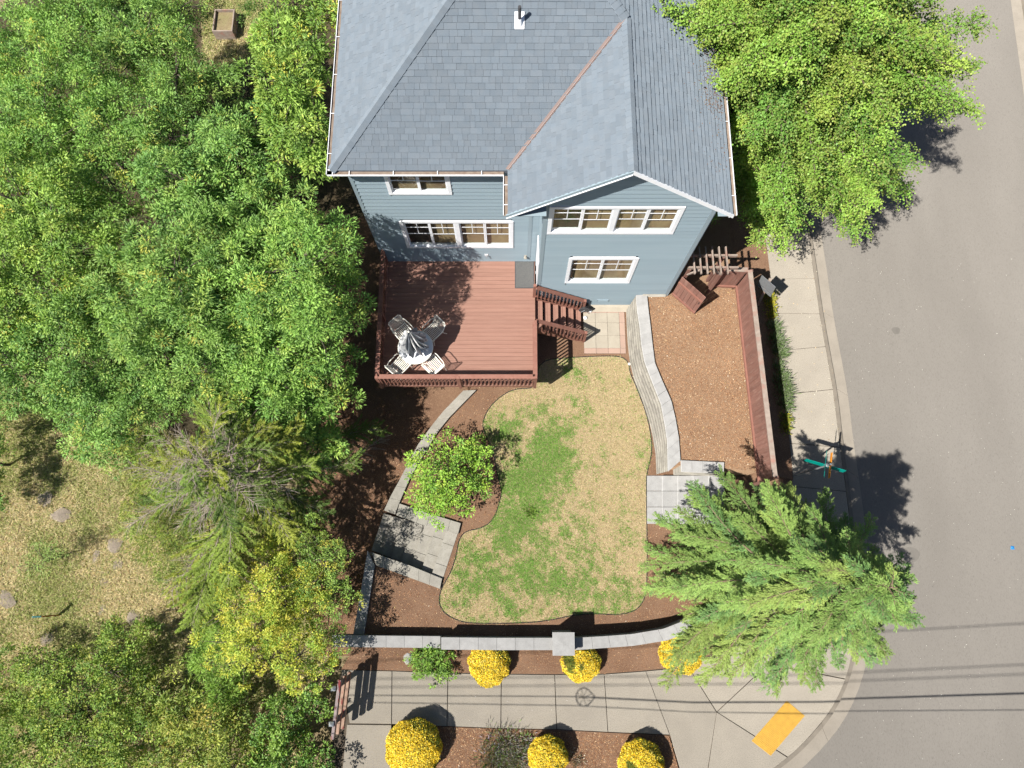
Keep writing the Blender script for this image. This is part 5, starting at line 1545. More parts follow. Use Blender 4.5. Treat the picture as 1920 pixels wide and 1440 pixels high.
def boughs(rng, lobes, spacing, r0, r1):
    """leafy boughs set apart over the crown's skin, so that dark gaps stay between them"""
    C, O = lobes_crown(rng, lobes, 30.0 / spacing ** 2 * 0.25, reject=0.9, jitter=0.05)
    order = rng.permutation(len(C))
    kept = []
    for i in order:
        if all((C[i][0] - C[j][0]) ** 2 + (C[i][1] - C[j][1]) ** 2 + (C[i][2] - C[j][2]) ** 2 > spacing ** 2 for j in kept):
            kept.append(i)
    K, KO = C[kept], O[kept]
    cs, os_ = [], []
    for c, o in zip(K, KO):
        r = rng.uniform(r0, r1)
        c = c + (o * 0.7 + UP * 0.4) * rng.uniform(-1.2, 1.0) * r1       # some shoots stand proud, some sit deep
        n = max(4, int(15 * (r / 0.4) ** 2))
        d = unit_rand(rng, n)
        d = norm(d + o * 0.55 + UP * 0.35)
        k = d * r * rng.uniform(0.5, 1.05, (n, 1))
        cs.append(c + k + o * (k @ o)[:, None] * 0.45)
        os_.append(norm(d + o * 0.3))
    return np.concatenate(cs), np.concatenate(os_)
def rosettes(rng, C, O, per, rad, L, Wd, cols, wts, up=0.35, spread=0.9, droop=0.15, clump_jit=0.22, leaf_jit=0.16, flat=0.5):
    n = len(C)
    k = rng.poisson(per, n).clip(3)
    idx = np.repeat(np.arange(n), k)
    m = len(idx)
    axis = norm(O + UP * up)
    d = norm(axis[idx] * 0.7 + unit_rand(rng, m) * spread)
    pos = C[idx] + d * (rad * rng.uniform(0.1, 1.0, m) ** 0.7)[:, None]
    A = norm(d + unit_rand(rng, m) * 0.35 - UP * droop)
    N = norm(UP * flat + axis[idx] * 0.4 + unit_rand(rng, m) * 0.55)
    base = palette(rng, n, cols, wts, clump_jit)
    col = base[idx] * (1 + leaf_jit * rng.uniform(-1, 1, (m, 1)))
    return pos, A, N, L * rng.uniform(0.65, 1.25, m), Wd * rng.uniform(0.7, 1.25, m), col
def skeleton(rng, base, lobes, C, r0, twigs, top_frac=0.5):
    """trunk forking into a limb for each lobe, twigs out to some clumps"""
    base = np.array(base, float)
    L = np.array(lobes, float)
    mid = L[:, :3].mean(0)
    fork = base + (mid - base) * np.array([0.25, 0.25, 0.45])
    trunk = [([tuple(base - UP * 0.2), tuple(base * 0.5 + fork * 0.5 + rng.normal(0, 0.05, 3)), tuple(fork)], (r0, r0 * 0.8, r0 * 0.65))]
    limbs = []
    for l in L:
        e = l[:3] + UP * l[5] * 0.3
        m = fork * 0.5 + e * 0.5 + rng.normal(0, 0.12, 3) + UP * 0.15
        limbs.append(([tuple(fork), tuple(m), tuple(e)], (r0 * 0.5, r0 * 0.33, r0 * 0.15)))
    pick = rng.choice(len(C), min(twigs, len(C)), replace=False)
    for i in pick:
        j = int(np.argmin((((L[:, :3] - C[i]) / L[:, 3:6]) ** 2).sum(1)))
        s = L[j, :3] + (rng.rand() * 0.6 - 0.1) * UP * L[j, 5]
        m = s * 0.5 + C[i] * 0.5 + rng.normal(0, 0.06, 3) + UP * 0.05
        limbs.append(([tuple(s), tuple(m), tuple(C[i])], (r0 * 0.14 + 0.006, r0 * 0.09 + 0.004, 0.004)))
    return trunk, limbs
def leafy_tree(name, label, cat, base, lobes, seed, dens, per, rad, L, Wd, cols, wts, r0=0.12, twigs=60, group=None, mat='leaf', bark='bark', inner=True, bough=None, **kw):
    rng_ = np.random.RandomState(seed)
    t = thing(name, label, cat, base, 0, group)
    C, O = lobes_crown(rng_, lobes, dens) if bough is None else boughs(rng_, lobes, *bough)
    if inner:       # sparser foliage deeper in the crown
        l2 = [(l[0], l[1], l[2], l[3] * 0.62, l[4] * 0.62, l[5] * 0.62) for l in lobes]
        C2, O2 = lobes_crown(rng_, l2, dens * (0.5 if bough is None else 0.42))
        C, O = np.r_[C, C2], np.r_[O, O2]
    ok = C[:, 2] > base[2] + 0.12
    C, O = C[ok], O[ok]
    a = rosettes(rng_, C, O, per, rad, L, Wd, cols, wts, **kw)
    off = np.array(base)
    me = leaf_mesh('crown', a[0] - off, *a[1:])
    link_mesh('crown', me, mat, t)
    tr, li = skeleton(rng_, base, lobes, C, r0, twigs)
    tubes(tr, 9).build('trunk', bark, t, smooth=True)
    if li:
        tubes(li, 5).build('limbs', bark, t, smooth=True)
    return t
def lobe(px, py, z, r, rzz=None, ry=None):
    """a crown lobe whose middle is seen at a picture point, at height z"""
    p = P(px, py, z)
    return (p[0], p[1], z, r, ry or r, rzz or r * 0.8)
ASH = [(0.110, 0.186, 0.038), (0.150, 0.230, 0.052), (0.082, 0.150, 0.036), (0.190, 0.250, 0.055), (0.25, 0.25, 0.05)]
ASHW = [5, 5, 4, 2, 0.5]
ash = [
    ('ash tree nearest the deck, its crown shading the deck boards', (540, 590), [(560, 510, 5.2, 1.25, 1.3), (490, 560, 4.4, 1.25, 1.2), (595, 580, 4.2, 1.0, 1.0), (520, 650, 3.4, 1.1, 1.0), (595, 450, 4.6, 0.8, 1.0), (575, 640, 3.0, 0.8, 0.8)], 31),
    ('dense ash tree left of the deck-side ash, in the middle of the grove', (330, 560), [(340, 520, 4.6, 1.4, 1.2), (270, 570, 4.2, 1.3, 1.1), (390, 610, 3.8, 1.2, 1.0), (410, 470, 4.2, 1.1, 1.0)], 32),
    ('broad ash tree at the far left edge of the grove, level with the deck', (110, 520), [(110, 470, 4.4, 1.5, 1.2), (30, 540, 4.0, 1.4, 1.1), (180, 560, 3.8, 1.2, 1.0), (60, 390, 4.2, 1.3, 1.1)], 33),
    ('ash tree with a dark gap beside it, level with the roof corner', (420, 330), [(380, 350, 4.2, 1.2, 1.1), (450, 300, 4.4, 1.2, 1.1), (500, 400, 3.8, 1.1, 1.0), (330, 270, 3.8, 1.0, 0.9)], 34),
    ('pale green ash tree in the upper left corner of the grove', (120, 200), [(100, 170, 4.2, 1.5, 1.2), (190, 220, 4.2, 1.3, 1.1), (60, 270, 3.8, 1.3, 1.1), (200, 330, 3.8, 1.2, 1.0), (140, 60, 3.4, 1.3, 1.0), (10, 120, 3.4, 1.1, 1.0)], 35),
    ('slender ash tree near the top, left of the timber planter', (300, 110), [(280, 90, 3.6, 1.2, 1.1), (340, 150, 3.6, 1.0, 0.9), (240, 20, 3.2, 1.1, 0.9), (330, 40, 3.0, 0.8, 0.8)], 36),
    ('bright ash tree squeezed against the west gutter of the house', (560, 190), [(560, 160, 3.4, 0.95, 1.0), (590, 270, 3.2, 0.75, 1.0), (530, 70, 3.0, 0.85, 0.9), (595, 40, 3.2, 0.70, 0.9), (540, 250, 3.4, 0.8, 0.9)], 37),
    ('lowest ash tree on the left, above the open meadow', (140, 700), [(130, 660, 3.2, 1.2, 1.0), (40, 690, 2.8, 1.2, 0.9), (220, 690, 2.8, 1.1, 0.9), (180, 770, 1.8, 0.9, 0.7)], 38),
    ('shaded ash tree below the deck-side ash, next to the mulch slope', (540, 740), [(520, 720, 2.6, 1.0, 0.9), (590, 760, 1.8, 0.8, 0.7), (620, 690, 1.8, 0.6, 0.7), (460, 690, 3.0, 1.0, 0.9), (590, 830, 1.0, 0.7, 0.6)], 39),
    ('ash tree between the conifer and the middle of the grove', (330, 690), [(320, 670, 3.2, 1.1, 0.9), (390, 700, 2.8, 1.0, 0.9), (270, 740, 2.2, 1.0, 0.8)], 40),
]
rise_ = 0.0
for lab, b, lob, seed in ash:
    c = np.mean([P(x, y, z) for (x, y, z, r, k) in lob], 0)
    leafy_tree('ash_tree', lab, 'tree', (c[0], c[1], ZW), [lobe(x, y, z + (3.0 if seed == 37 else 0.9), r * (0.9 if seed == 37 else 1.0), r * 0.72) for (x, y, z, r, k) in lob], seed, 11.0, 40, 0.24, 0.105 * (0.85 + 0.4 * ((seed * 7) % 5) / 4), 0.037 * (0.9 + 0.3 * ((seed * 3) % 4) / 3), [tuple(np.array(c_) * np.array(((1, 1, 1), (1.15, 1.06, 0.9), (0.95, 0.99, 1.03), (1.05, 1.08, 1.0))[seed % 4])) for c_ in ASH], ASHW, r0=0.13, twigs=70, bough=(0.50, 0.20, 0.42), group='ash trees of the western grove', droop=0.2)
# undergrowth filling the grove floor
UND = [(0.075, 0.13, 0.028), (0.098, 0.15, 0.032), (0.13, 0.16, 0.038), (0.055, 0.10, 0.024)]  # leaf colours darkened to deepen the shade between crowns
und = [lobe(x, y, ZW + 0.5, r, 0.6) for (x, y, r) in ((60, 60, 1.5), (200, 130, 1.6), (330, 210, 1.4), (60, 250, 1.6), (210, 300, 1.5), (340, 350, 1.4), (470, 240, 1.2), (540, 120, 1.1), (560, 330, 1.0), (60, 420, 1.5), (200, 470, 1.5), (350, 480, 1.4), (470, 460, 1.3), (80, 600, 1.4), (230, 620, 1.4), (380, 600, 1.3), (480, 640, 1.2), (500, 30, 0.8), (350, 30, 0.8), (550, 220, 1.0), (280, 740, 1.2), (150, 720, 1.0), (-30, 150, 1.5), (-30, 330, 1.5), (-20, 520, 1.5), (10, 660, 1.2), (130, 30, 1.4), (260, 40, 1.2), (420, 180, 1.0), (120, 380, 1.4))]
rg = np.random.RandomState(77)
C, O = lobes_crown(rg, und, 6.5, zmin=0.0)
a = rosettes(rg, C, O, 26, 0.28, 0.11, 0.045, UND, [4, 4, 2, 3], droop=0.1)
tag(link_mesh('undergrowth', leaf_mesh('undergrowth', *a), 'leaf'), 'tangled green undergrowth filling the floor of the grove', 'undergrowth', kind='stuff')

# ---- conifers and the maple: branches with side sprays
def branch_tree(name, label, cat, base, H, h0, prof, nprim, elev, droop, nsec, sec_len, per, L, Wd, cols, wts, seed, r0, leaf_from=0.25, sec_ang=0.9, bark='bark', twig='twig', mat='needle', lean=(0, 0), sec_droop=0.15, flat=1.0, bare=None, spray=0.0, az_bias=None, len_jit=0.25, curl=0.0, out_col=None, rough=0.10, bend=0.10, limb=1.0, fluff=0.0, ejit=0.10):
    rg = np.random.RandomState(seed)
    t = thing(name, label, cat, base)
    base = np.array(base, float)
    top = base + np.array([lean[0], lean[1], H])
    trunk = ([tuple(base - UP * 0.2), tuple(base * 0.5 + top * 0.5), tuple(top)], (r0, r0 * 0.6, 0.015))
    paths, sec, dead = [], [], []
    LC, LA, LN, LL, LW, LCOL = [], [], [], [], [], []
    for i in range(nprim):
        f = (i + 0.5) / nprim
        h = h0 + (H - h0) * f ** 0.9
        az = i * 2.39996 + rg.normal(0, 0.2)
        R = prof(h / H, az) * (1 + len_jit * rg.uniform(-1, 1))
        el = elev(h / H) + rg.normal(0, ejit)
        s = base + (top - base) * (h / H)
        dxy = np.array([math.cos(az), math.sin(az), 0])
        ts = np.linspace(0, 1, 7)
        dr = droop(h / H)
        pts = np.array([s + dxy * R * q * math.cos(el) + UP * (R * q * math.sin(el) - dr * R * q * q) for q in ts])
        cv = np.array([-dxy[1], dxy[0], 0]) * rg.normal(0, bend) * R
        pts = pts + cv * (ts ** 2)[:, None]
        rb = (0.005 + 0.009 * R) * limb
        paths.append(([tuple(p) for p in pts], [rb * (1 - 0.85 * q) + 0.002 for q in ts]))
        is_bare = bare is not None and rg.rand() < bare(h / H, az)
        ns = max(4, int(nsec * R))
        base_col = palette(rg, 1, cols, wts, 0.2)[0]
        for j in range(ns):
            q = leaf_from + (1 - leaf_from) * (j + rg.rand() * 0.8) / ns
            q = min(q, 1.0)
            p = np.array([np.interp(q, ts, pts[:, k]) for k in range(3)])
            q2 = min(q + 0.05, 1); q1 = q2 - 0.1
            dv = norm(np.array([[np.interp(q2, ts, pts[:, k]) - np.interp(q1, ts, pts[:, k]) for k in range(3)]]))[0]
            side = np.cross(dv, UP); side /= np.linalg.norm(side) + 1e-9
            sgn = 1 if j % 2 == 0 else -1
            ang = sec_ang * (1 - 0.45 * q) * (0.8 + 0.4 * rg.rand())
            d2 = dv * math.cos(ang) + side * sgn * math.sin(ang) + UP * (rg.normal(0, rough) + curl) + side * rg.normal(0, rough)
            d2 /= np.linalg.norm(d2)
            sl = sec_len * (R ** 0.5) * (1 - 0.62 * q) * rg.uniform(0.7, 1.2)
            e = p + d2 * sl - UP * sec_droop * sl
            m_ = p * 0.5 + e * 0.5 + UP * 0.05 * sl
            (dead if is_bare else sec).append(([tuple(p), tuple(m_), tuple(e)], (0.009, 0.007, 0.004) if is_bare else (0.006, 0.004, 0.002)))
            if is_bare and rg.rand() < 0.85:
                continue
            k = max(3, int(per * sl * (0.6 + 0.8 * rg.rand())))
            tt = rg.rand(k) ** 0.8
            pos = (p[None] * (1 - tt[:, None]) + e[None] * tt[:, None]) + UP * (0.05 * sl * np.sin(tt * 3.14))[:, None]
            if fluff > 0:
                pos = pos + rg.normal(0, fluff, (k, 3))
            sd2 = np.cross(d2, UP); sd2 /= np.linalg.norm(sd2) + 1e-9
            sg = rg.choice([-1, 1], k)
            aa = rg.uniform(0.35, 0.95, k) * (1 - 0.5 * tt)
            A = d2[None] * np.cos(aa)[:, None] + sd2[None] * (sg * np.sin(aa))[:, None] + unit_rand(rg, k) * (0.18 + spray) - UP * 0.10
            N = UP * flat + unit_rand(rg, k) * 0.45
            LC.append(pos); LA.append(A); LN.append(np.broadcast_to(N, (k, 3)))
            LL.append(L * rg.uniform(0.6, 1.25, k) * (1.15 - 0.45 * tt)); LW.append(Wd * rg.uniform(0.75, 1.25, k))
            c = base_col[None] * (1 + 0.20 * rg.uniform(-1, 1, (k, 1)))
            if out_col is not None:
                w = (np.clip((tt - 0.5) * 2, 0, 1) * rg.rand(k) * out_col[1])[:, None]
                c = c * (1 - w) + np.array(out_col[0])[None] * w
            LCOL.append(c)
    C = np.concatenate(LC)
    me = leaf_mesh('crown', C - base, np.concatenate(LA), np.concatenate(LN), np.concatenate(LL), np.concatenate(LW), np.concatenate(LCOL), 0.10, 0.45)
    link_mesh('crown', me, mat, t)
    tubes([trunk], 9).build('trunk', bark, t, smooth=True)
    tubes(paths, 5).build('limbs', bark, t, smooth=True)
    if sec:
        o = tubes(sec, 3).build('twigs', twig, t); o['kind'] = 'stuff'
    if dead:
        o = tubes(dead, 3).build('dead_twigs', 'dead_wood', t); o['kind'] = 'stuff'
    return t
# western red cedar at the corner
CED = [(0.105, 0.170, 0.040), (0.132, 0.195, 0.045), (0.076, 0.138, 0.040), (0.158, 0.205, 0.047)]
cb_ = P(1402, 1086, 0.0)
def ced_prof(h, az):
    r = 3.05 if h < 0.42 else 3.05 * (1 - (h - 0.42) / 0.60) + 0.2
    r = max(0.45, r)
    return r * (1.0 + 0.05 * math.cos(2 * az) + (0.08 if h < 0.4 else 0.03) * max(0.0, math.cos(az - 3.6)) - 0.16 * max(0.0, math.cos(az + 1.4)) + 0.10 * max(0.0, math.cos(az - 2.5))) * (1 - 0.26 * max(0.0, math.cos(az - 1.15)) ** 2)
branch_tree('cedar_tree', 'large feathery green cedar spreading over the street corner', 'tree', (cb_[0], cb_[1], 0.0), 9.3, 0.7, ced_prof, 185, lambda h: 0.22 + 0.05 * h + 0.35 * max(0, h - 0.75) * 4, lambda h: 0.30,
            17, 0.42, 130, 0.088, 0.019, CED, [4, 4, 3, 2], 61, 0.20, bend=0.20, rough=0.22, ejit=0.20, fluff=0.02, len_jit=0.26, leaf_from=0.32, sec_ang=0.85, sec_droop=0.22, flat=0.9, bark='twig', out_col=((0.20, 0.26, 0.06), 0.6))
# half-dead conifer in the west
CON = [(0.128, 0.172, 0.026), (0.095, 0.140, 0.025), (0.19, 0.21, 0.030), (0.070, 0.112, 0.023)]
cn = P(362, 860, 5.6)
branch_tree('pine_tree', 'thin conifer with bare grey limbs and yellow-green tips', 'tree', (cn[0] + 0.1, cn[1], ZW), 6.9, 1.3, lambda h, az: (3.2 if h < 0.5 else 3.2 - 2.9 * (h - 0.5) / 0.5) * (1.0 + 0.08 * math.cos(az + 1.9)), 82, lambda h: 0.18 + 0.35 * max(0, h - 0.7), lambda h: 0.16,
            13, 0.66, 150, 0.125, 0.016, CON, [4, 4, 2, 3], 62, 0.13, bend=0.22, limb=0.62, rough=0.32, len_jit=0.4, leaf_from=0.40, sec_ang=0.95, bark='dead_wood', twig='dead_wood', spray=0.15, flat=0.5, sec_droop=0.1, bare=lambda h, az: 0.80 if (math.cos(az - 3.0) > 0.4 and h > 0.3) else 0.34)
# maple by the street
MAP = [(0.112, 0.196, 0.032), (0.140, 0.222, 0.036), (0.088, 0.165, 0.030), (0.165, 0.225, 0.038)]
mp = (8.1, 14.1, 0.1)
def map_prof(h, az):
    r = 4.4 * math.sin(math.pi * min(1.0, (h - 0.02) / 1.0)) ** 0.55 if h < 0.98 else 0.5
    return max(0.6, r) * (1 + 0.10 * math.cos(2 * az) + 0.06 * math.sin(3 * az)) * (1 - 0.16 * max(0.0, math.cos(az - 0.9))) * (1 - 0.16 * max(0.0, math.cos(az + 2.0)) ** 2)
branch_tree('maple_tree', 'spreading lime-green maple between the house and the street', 'tree', (mp[0], mp[1], 0.1), 9.8, 2.4, map_prof, 240, lambda h: 0.10 + 0.55 * max(0, h - 0.45), lambda h: 0.10,
            10, 0.62, 100, 0.078, 0.058, MAP, [4, 4, 3, 2], 63, 0.17, len_jit=0.34, rough=0.34, fluff=0.075, bend=0.16, leaf_from=0.22, sec_ang=1.0, mat='leaf', spray=1.5, flat=0.8, sec_droop=0.12, out_col=((0.24, 0.15, 0.05), 0.45), bark='bark')
# second, smaller crown behind the maple at the picture's top edge
# ---- yellowing tree and bushes, lower left
YEL = [(0.265, 0.280, 0.042), (0.225, 0.260, 0.042), (0.165, 0.225, 0.038), (0.305, 0.275, 0.045), (0.12, 0.19, 0.033)]
def bush(name, label, cat, lob, seed, dens, per, rad, L, Wd, cols, wts, z0=ZW, r0=0.06, twigs=30, mat='leaf', group=None, **kw):
    lb = [lobe(x, y, z, r, k) for (x, y, z, r, k) in lob]
    c = np.mean([l[:2] for l in lb], 0)
    return leafy_tree(name, label, cat, (c[0], c[1], z0), lb, seed, dens, per, rad, L, Wd, cols, wts, r0=r0, twigs=twigs, mat=mat, group=group, **kw)
bush('yellowing_tree', 'golden-yellow small tree beside the south end of the wall', 'tree', [(500, 1110, 2.3, 0.85, 0.75), (470, 1200, 2.2, 0.85, 0.75), (560, 1230, 2.0, 0.75, 0.65), (505, 1050, 1.7, 0.55, 0.55), (560, 1120, 1.6, 0.6, 0.55), (440, 1140, 1.6, 0.6, 0.5), (520, 1180, 2.4, 0.7, 0.6)], 71, 19, 34, 0.16, 0.062, 0.038, YEL, [4, 4, 2.5, 2.5, 1], r0=0.09, twigs=60, mat='leaf_gold', bough=(0.40, 0.20, 0.34))
bush('shrub', 'dark green shrub on the right flank of the yellowing tree, by the wall', 'shrub', [(612, 1060, 2.3, 0.60, 0.6), (628, 1130, 1.9, 0.55, 0.6), (600, 1015, 1.8, 0.35, 0.4), (615, 1195, 1.8, 0.5, 0.5), (590, 1090, 1.6, 0.6, 0.6)], 72, 20, 32, 0.16, 0.06, 0.036, bough=(0.40, 0.2, 0.32), cols=[(0.12, 0.18, 0.035), (0.16, 0.215, 0.04), (0.09, 0.15, 0.03), (0.28, 0.26, 0.045)], wts=[4, 3, 3, 1.5])
bush('shrub', 'leafy green shrub crowding the west side of the barricade', 'shrub', [(548, 1345, 0.5, 0.62, 0.6), (520, 1420, 0.6, 0.75, 0.6), (575, 1415, 0.4, 0.5, 0.5), (575, 1305, 0.3, 0.38, 0.4), (560, 1480, 0.5, 0.8, 0.6)], 73, 18, 28, 0.17, 0.085, 0.052, [(0.105, 0.175, 0.032), (0.135, 0.20, 0.036), (0.075, 0.14, 0.03)], [4, 4, 3], bough=(0.45, 0.22, 0.36))
bush('shrub', 'yellow-green broadleaf shrub at the bottom between the two big bushes', 'shrub', [(400, 1370, 0.5, 0.8, 0.6), (340, 1330, 0.5, 0.7, 0.6), (440, 1440, 0.4, 0.8, 0.5), (330, 1430, 0.3, 0.8, 0.5), (420, 1310, 0.3, 0.5, 0.4)], 74, 15, 26, 0.2, 0.115, 0.04, [(0.16, 0.19, 0.035), (0.20, 0.21, 0.04), (0.11, 0.15, 0.03), (0.26, 0.22, 0.05)], [4, 3, 3, 1.5], bough=(0.48, 0.22, 0.38))
bush('shrub', 'big tangled dark green bush in the bottom left', 'shrub', [(130, 1290, 0.7, 1.0, 0.8), (210, 1260, 0.7, 0.9, 0.8), (60, 1350, 0.5, 0.9, 0.7), (160, 1380, 0.5, 1.0, 0.7), (250, 1350, 0.5, 0.8, 0.6), (40, 1260, 0.3, 0.5, 0.4), (260, 1200, 0.2, 0.5, 0.5), (180, 1450, 0.3, 0.9, 0.6), (-10, 1310, 0.3, 0.7, 0.6), (0, 1400, 0.4, 0.9, 0.7), (70, 1440, 0.3, 0.9, 0.6), (260, 1440, 0.2, 0.7, 0.5)], 75, 15, 28, 0.19, 0.075, 0.045, [(0.12, 0.175, 0.030), (0.165, 0.21, 0.036), (0.085, 0.14, 0.026), (0.22, 0.235, 0.045)], [4, 4, 3, 2], bough=(0.5, 0.24, 0.42))
bush('bamboo_clump', 'bright green narrow-leaved clump against the left side of the yellowing tree', 'bamboo', [(415, 1190, 0.9, 0.45, 0.6), (395, 1240, 0.8, 0.45, 0.55), (420, 1290, 0.7, 0.5, 0.5)], 76, 20, 30, 0.22, 0.13, 0.020, [(0.13, 0.21, 0.03), (0.16, 0.235, 0.04), (0.10, 0.17, 0.03)], [4, 3, 2])
bush('shrub', 'low lime-green foliage at the foot of the conifer, meadow side', 'shrub', [(290, 1010, 0.0, 0.7, 0.5), (350, 1080, 0.1, 0.8, 0.5), (260, 960, -0.2, 0.5, 0.4), (420, 1110, 0.2, 0.7, 0.5), (330, 1000, 0.1, 0.7, 0.5), (400, 960, 0.2, 0.9, 0.5), (480, 900, 0.2, 0.9, 0.5), (300, 900, 0.0, 0.8, 0.5), (470, 1010, 0.2, 0.8, 0.5), (390, 860, 0.2, 1.0, 0.5), (560, 960, 0.0, 0.6, 0.5), (260, 830, -0.1, 0.6, 0.4)], 77, 15, 26, 0.22, 0.12, 0.018, CON, [4, 3, 3, 2], mat='needle')
bush('sapling', 'small thin sapling standing alone in the dry meadow', 'sapling', [(85, 1045, -0.1, 0.42, 0.35), (70, 1060, -0.3, 0.35, 0.3), (100, 1030, 0.1, 0.3, 0.3)], 78, 16, 16, 0.17, 0.07, 0.03, [(0.13, 0.19, 0.05), (0.16, 0.21, 0.06)], [1, 1], r0=0.03, twigs=30, inner=False)
bush('shrub', 'dark leafy shrub cut off by the left edge above the meadow', 'shrub', [(-35, 850, 0.6, 0.7, 0.8), (-45, 930, 0.6, 0.7, 0.8), (-60, 790, 0.9, 0.9, 0.9)], 79, 14, 28, 0.2, 0.08, 0.045, ASH, ASHW)
bush('shrub', 'low leafy shrub left of the conifer at the grove edge', 'shrub', [(170, 810, -0.2, 0.7, 0.5), (220, 850, -0.3, 0.6, 0.4), (140, 780, 0.0, 0.6, 0.5)], 80, 14, 26, 0.2, 0.085, 0.04, ASH, ASHW)
# ---- garden shrubs
bush('garden_shrub', 'round lime-green shrub in the brown bed beside the tan retaining wall', 'shrub', [(840, 890, 1.25, 0.80, 0.65), (815, 880, 1.0, 0.6, 0.5), (870, 885, 1.0, 0.62, 0.5), (840, 930, 0.9, 0.6, 0.45), (806, 935, 0.75, 0.42, 0.4), (868, 850, 0.95, 0.45, 0.45), (902, 905, 0.8, 0.38, 0.4), (800, 862, 0.9, 0.38, 0.35)], 81, 20, 20, 0.17, bough=(0.36, 0.16, 0.30), L=0.09, Wd=0.044, cols=[(0.140, 0.235, 0.032), (0.175, 0.270, 0.036), (0.105, 0.19, 0.032), (0.22, 0.28, 0.04)], wts=[4, 4, 3, 1.5], z0=0.0, r0=0.04, twigs=40, up=0.5)
bush('garden_shrub', 'low green rhododendron under the south wall next to the flat stone', 'shrub', [(802, 1236, 0.30, 0.40, 0.28), (824, 1232, 0.30, 0.34, 0.26), (788, 1250, 0.22, 0.30, 0.2), (828, 1250, 0.22, 0.30, 0.2)], 82, 34, 24, 0.10, 0.085, 0.036, [(0.115, 0.19, 0.03), (0.085, 0.15, 0.03), (0.15, 0.215, 0.035)], [4, 3, 2], z0=0.0, r0=0.02, twigs=14)
# clipped golden mounds
GOLD = [(0.78, 0.545, 0.035), (0.86, 0.68, 0.09), (0.68, 0.44, 0.025), (0.84, 0.70, 0.18), (0.45, 0.42, 0.05)]
def mound(px, py, rp, h, z0, label, seed, green=0.12):
    rg = np.random.RandomState(seed)
    zc = z0 + h * 0.5
    p = P(px, py, zc)
    R = rp / (FPX / ((CAM_H - zc) / (CT + (py - 720) / FPX * ST)))
    t = thing('golden_shrub', label, 'shrub', (p[0], p[1], z0), 0, 'clipped golden mound shrubs')
    n = int(15000 * R * R / 0.45)
    d = unit_rand(rg, n * 2); d = d[d[:, 2] > -0.45][:n]; n = len(d)
    k = (1 - np.abs(rg.normal(0, 0.05, n))) * (1 + 0.03 * np.sin(2.6 * d[:, 0] + seed) + 0.03 * np.sin(3.3 * d[:, 1] + 2 * seed) + 0.03 * np.sin(9 * d[:, 0] + 7 * d[:, 1] + seed) + 0.03 * np.sin(11 * d[:, 1] - 6 * d[:, 2]))
    pos = d * np.array([R, R, h * 0.55]) * k[:, None] + np.array([0, 0, h * 0.45])
    ok = pos[:, 2] > 0.02
    pos, d = pos[ok], d[ok]; n = len(pos)
    A = norm(d * 0.5 + unit_rand(rg, n) * 0.8)
    N = norm(d + unit_rand(rg, n) * 0.6)
    col = palette(rg, n, GOLD, [5, 4, 2.5, 2, 1.3], 0.2)
    # bare green patches where the flush is worn away, and a greener north-east flank
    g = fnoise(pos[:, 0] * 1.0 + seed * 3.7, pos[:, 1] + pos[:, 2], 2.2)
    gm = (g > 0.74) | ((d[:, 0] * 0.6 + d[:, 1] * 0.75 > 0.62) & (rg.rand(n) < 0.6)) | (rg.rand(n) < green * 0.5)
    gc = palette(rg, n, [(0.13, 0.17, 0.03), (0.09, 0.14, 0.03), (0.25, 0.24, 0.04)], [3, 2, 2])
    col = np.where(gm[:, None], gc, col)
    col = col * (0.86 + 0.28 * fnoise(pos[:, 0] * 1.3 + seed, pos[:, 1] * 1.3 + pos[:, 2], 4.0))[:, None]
    link_mesh('crown', leaf_mesh('crown', pos, A, N, 0.034 * rg.uniform(0.5, 1.6, n), 0.024 * rg.uniform(0.5, 1.6, n), col, 0.1), 'petal', t)
    bm = bmesh.new(); bmesh.ops.create_icosphere(bm, subdivisions=3, radius=1.0)
    for v in bm.verts: v.co = Vector((v.co.x * R * 0.84, v.co.y * R * 0.84, max(0.0, v.co.z * h * 0.5 + h * 0.45)))
    me = bpy.data.meshes.new('twig_core'); bm.to_mesh(me); bm.free()
    link_mesh('twig_core', me, 'core', t)
    for i in range(6):
        a = i * 1.05
        MB().tube([(0.03 * math.cos(a), 0.03 * math.sin(a), -0.02), (0.25 * R * math.cos(a), 0.25 * R * math.sin(a), h * 0.6)], [0.016, 0.006], 5).build('stem', 'twig', t, local=True)
M['core'] = surf('shrub_inside', (0.26, 0.20, 0.030), (0.18, 0.15, 0.025), scale=20, rough=1.0)
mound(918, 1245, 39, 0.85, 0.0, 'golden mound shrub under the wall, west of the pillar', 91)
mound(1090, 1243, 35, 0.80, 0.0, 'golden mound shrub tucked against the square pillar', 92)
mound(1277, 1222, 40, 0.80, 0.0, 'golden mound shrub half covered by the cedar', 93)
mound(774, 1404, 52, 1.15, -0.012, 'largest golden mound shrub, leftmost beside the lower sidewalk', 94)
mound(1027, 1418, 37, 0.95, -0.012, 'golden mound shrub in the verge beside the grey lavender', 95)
mound(1203, 1436, 45, 0.95, -0.012, 'golden mound shrub at the verge corner, nearest the yellow pad', 96)
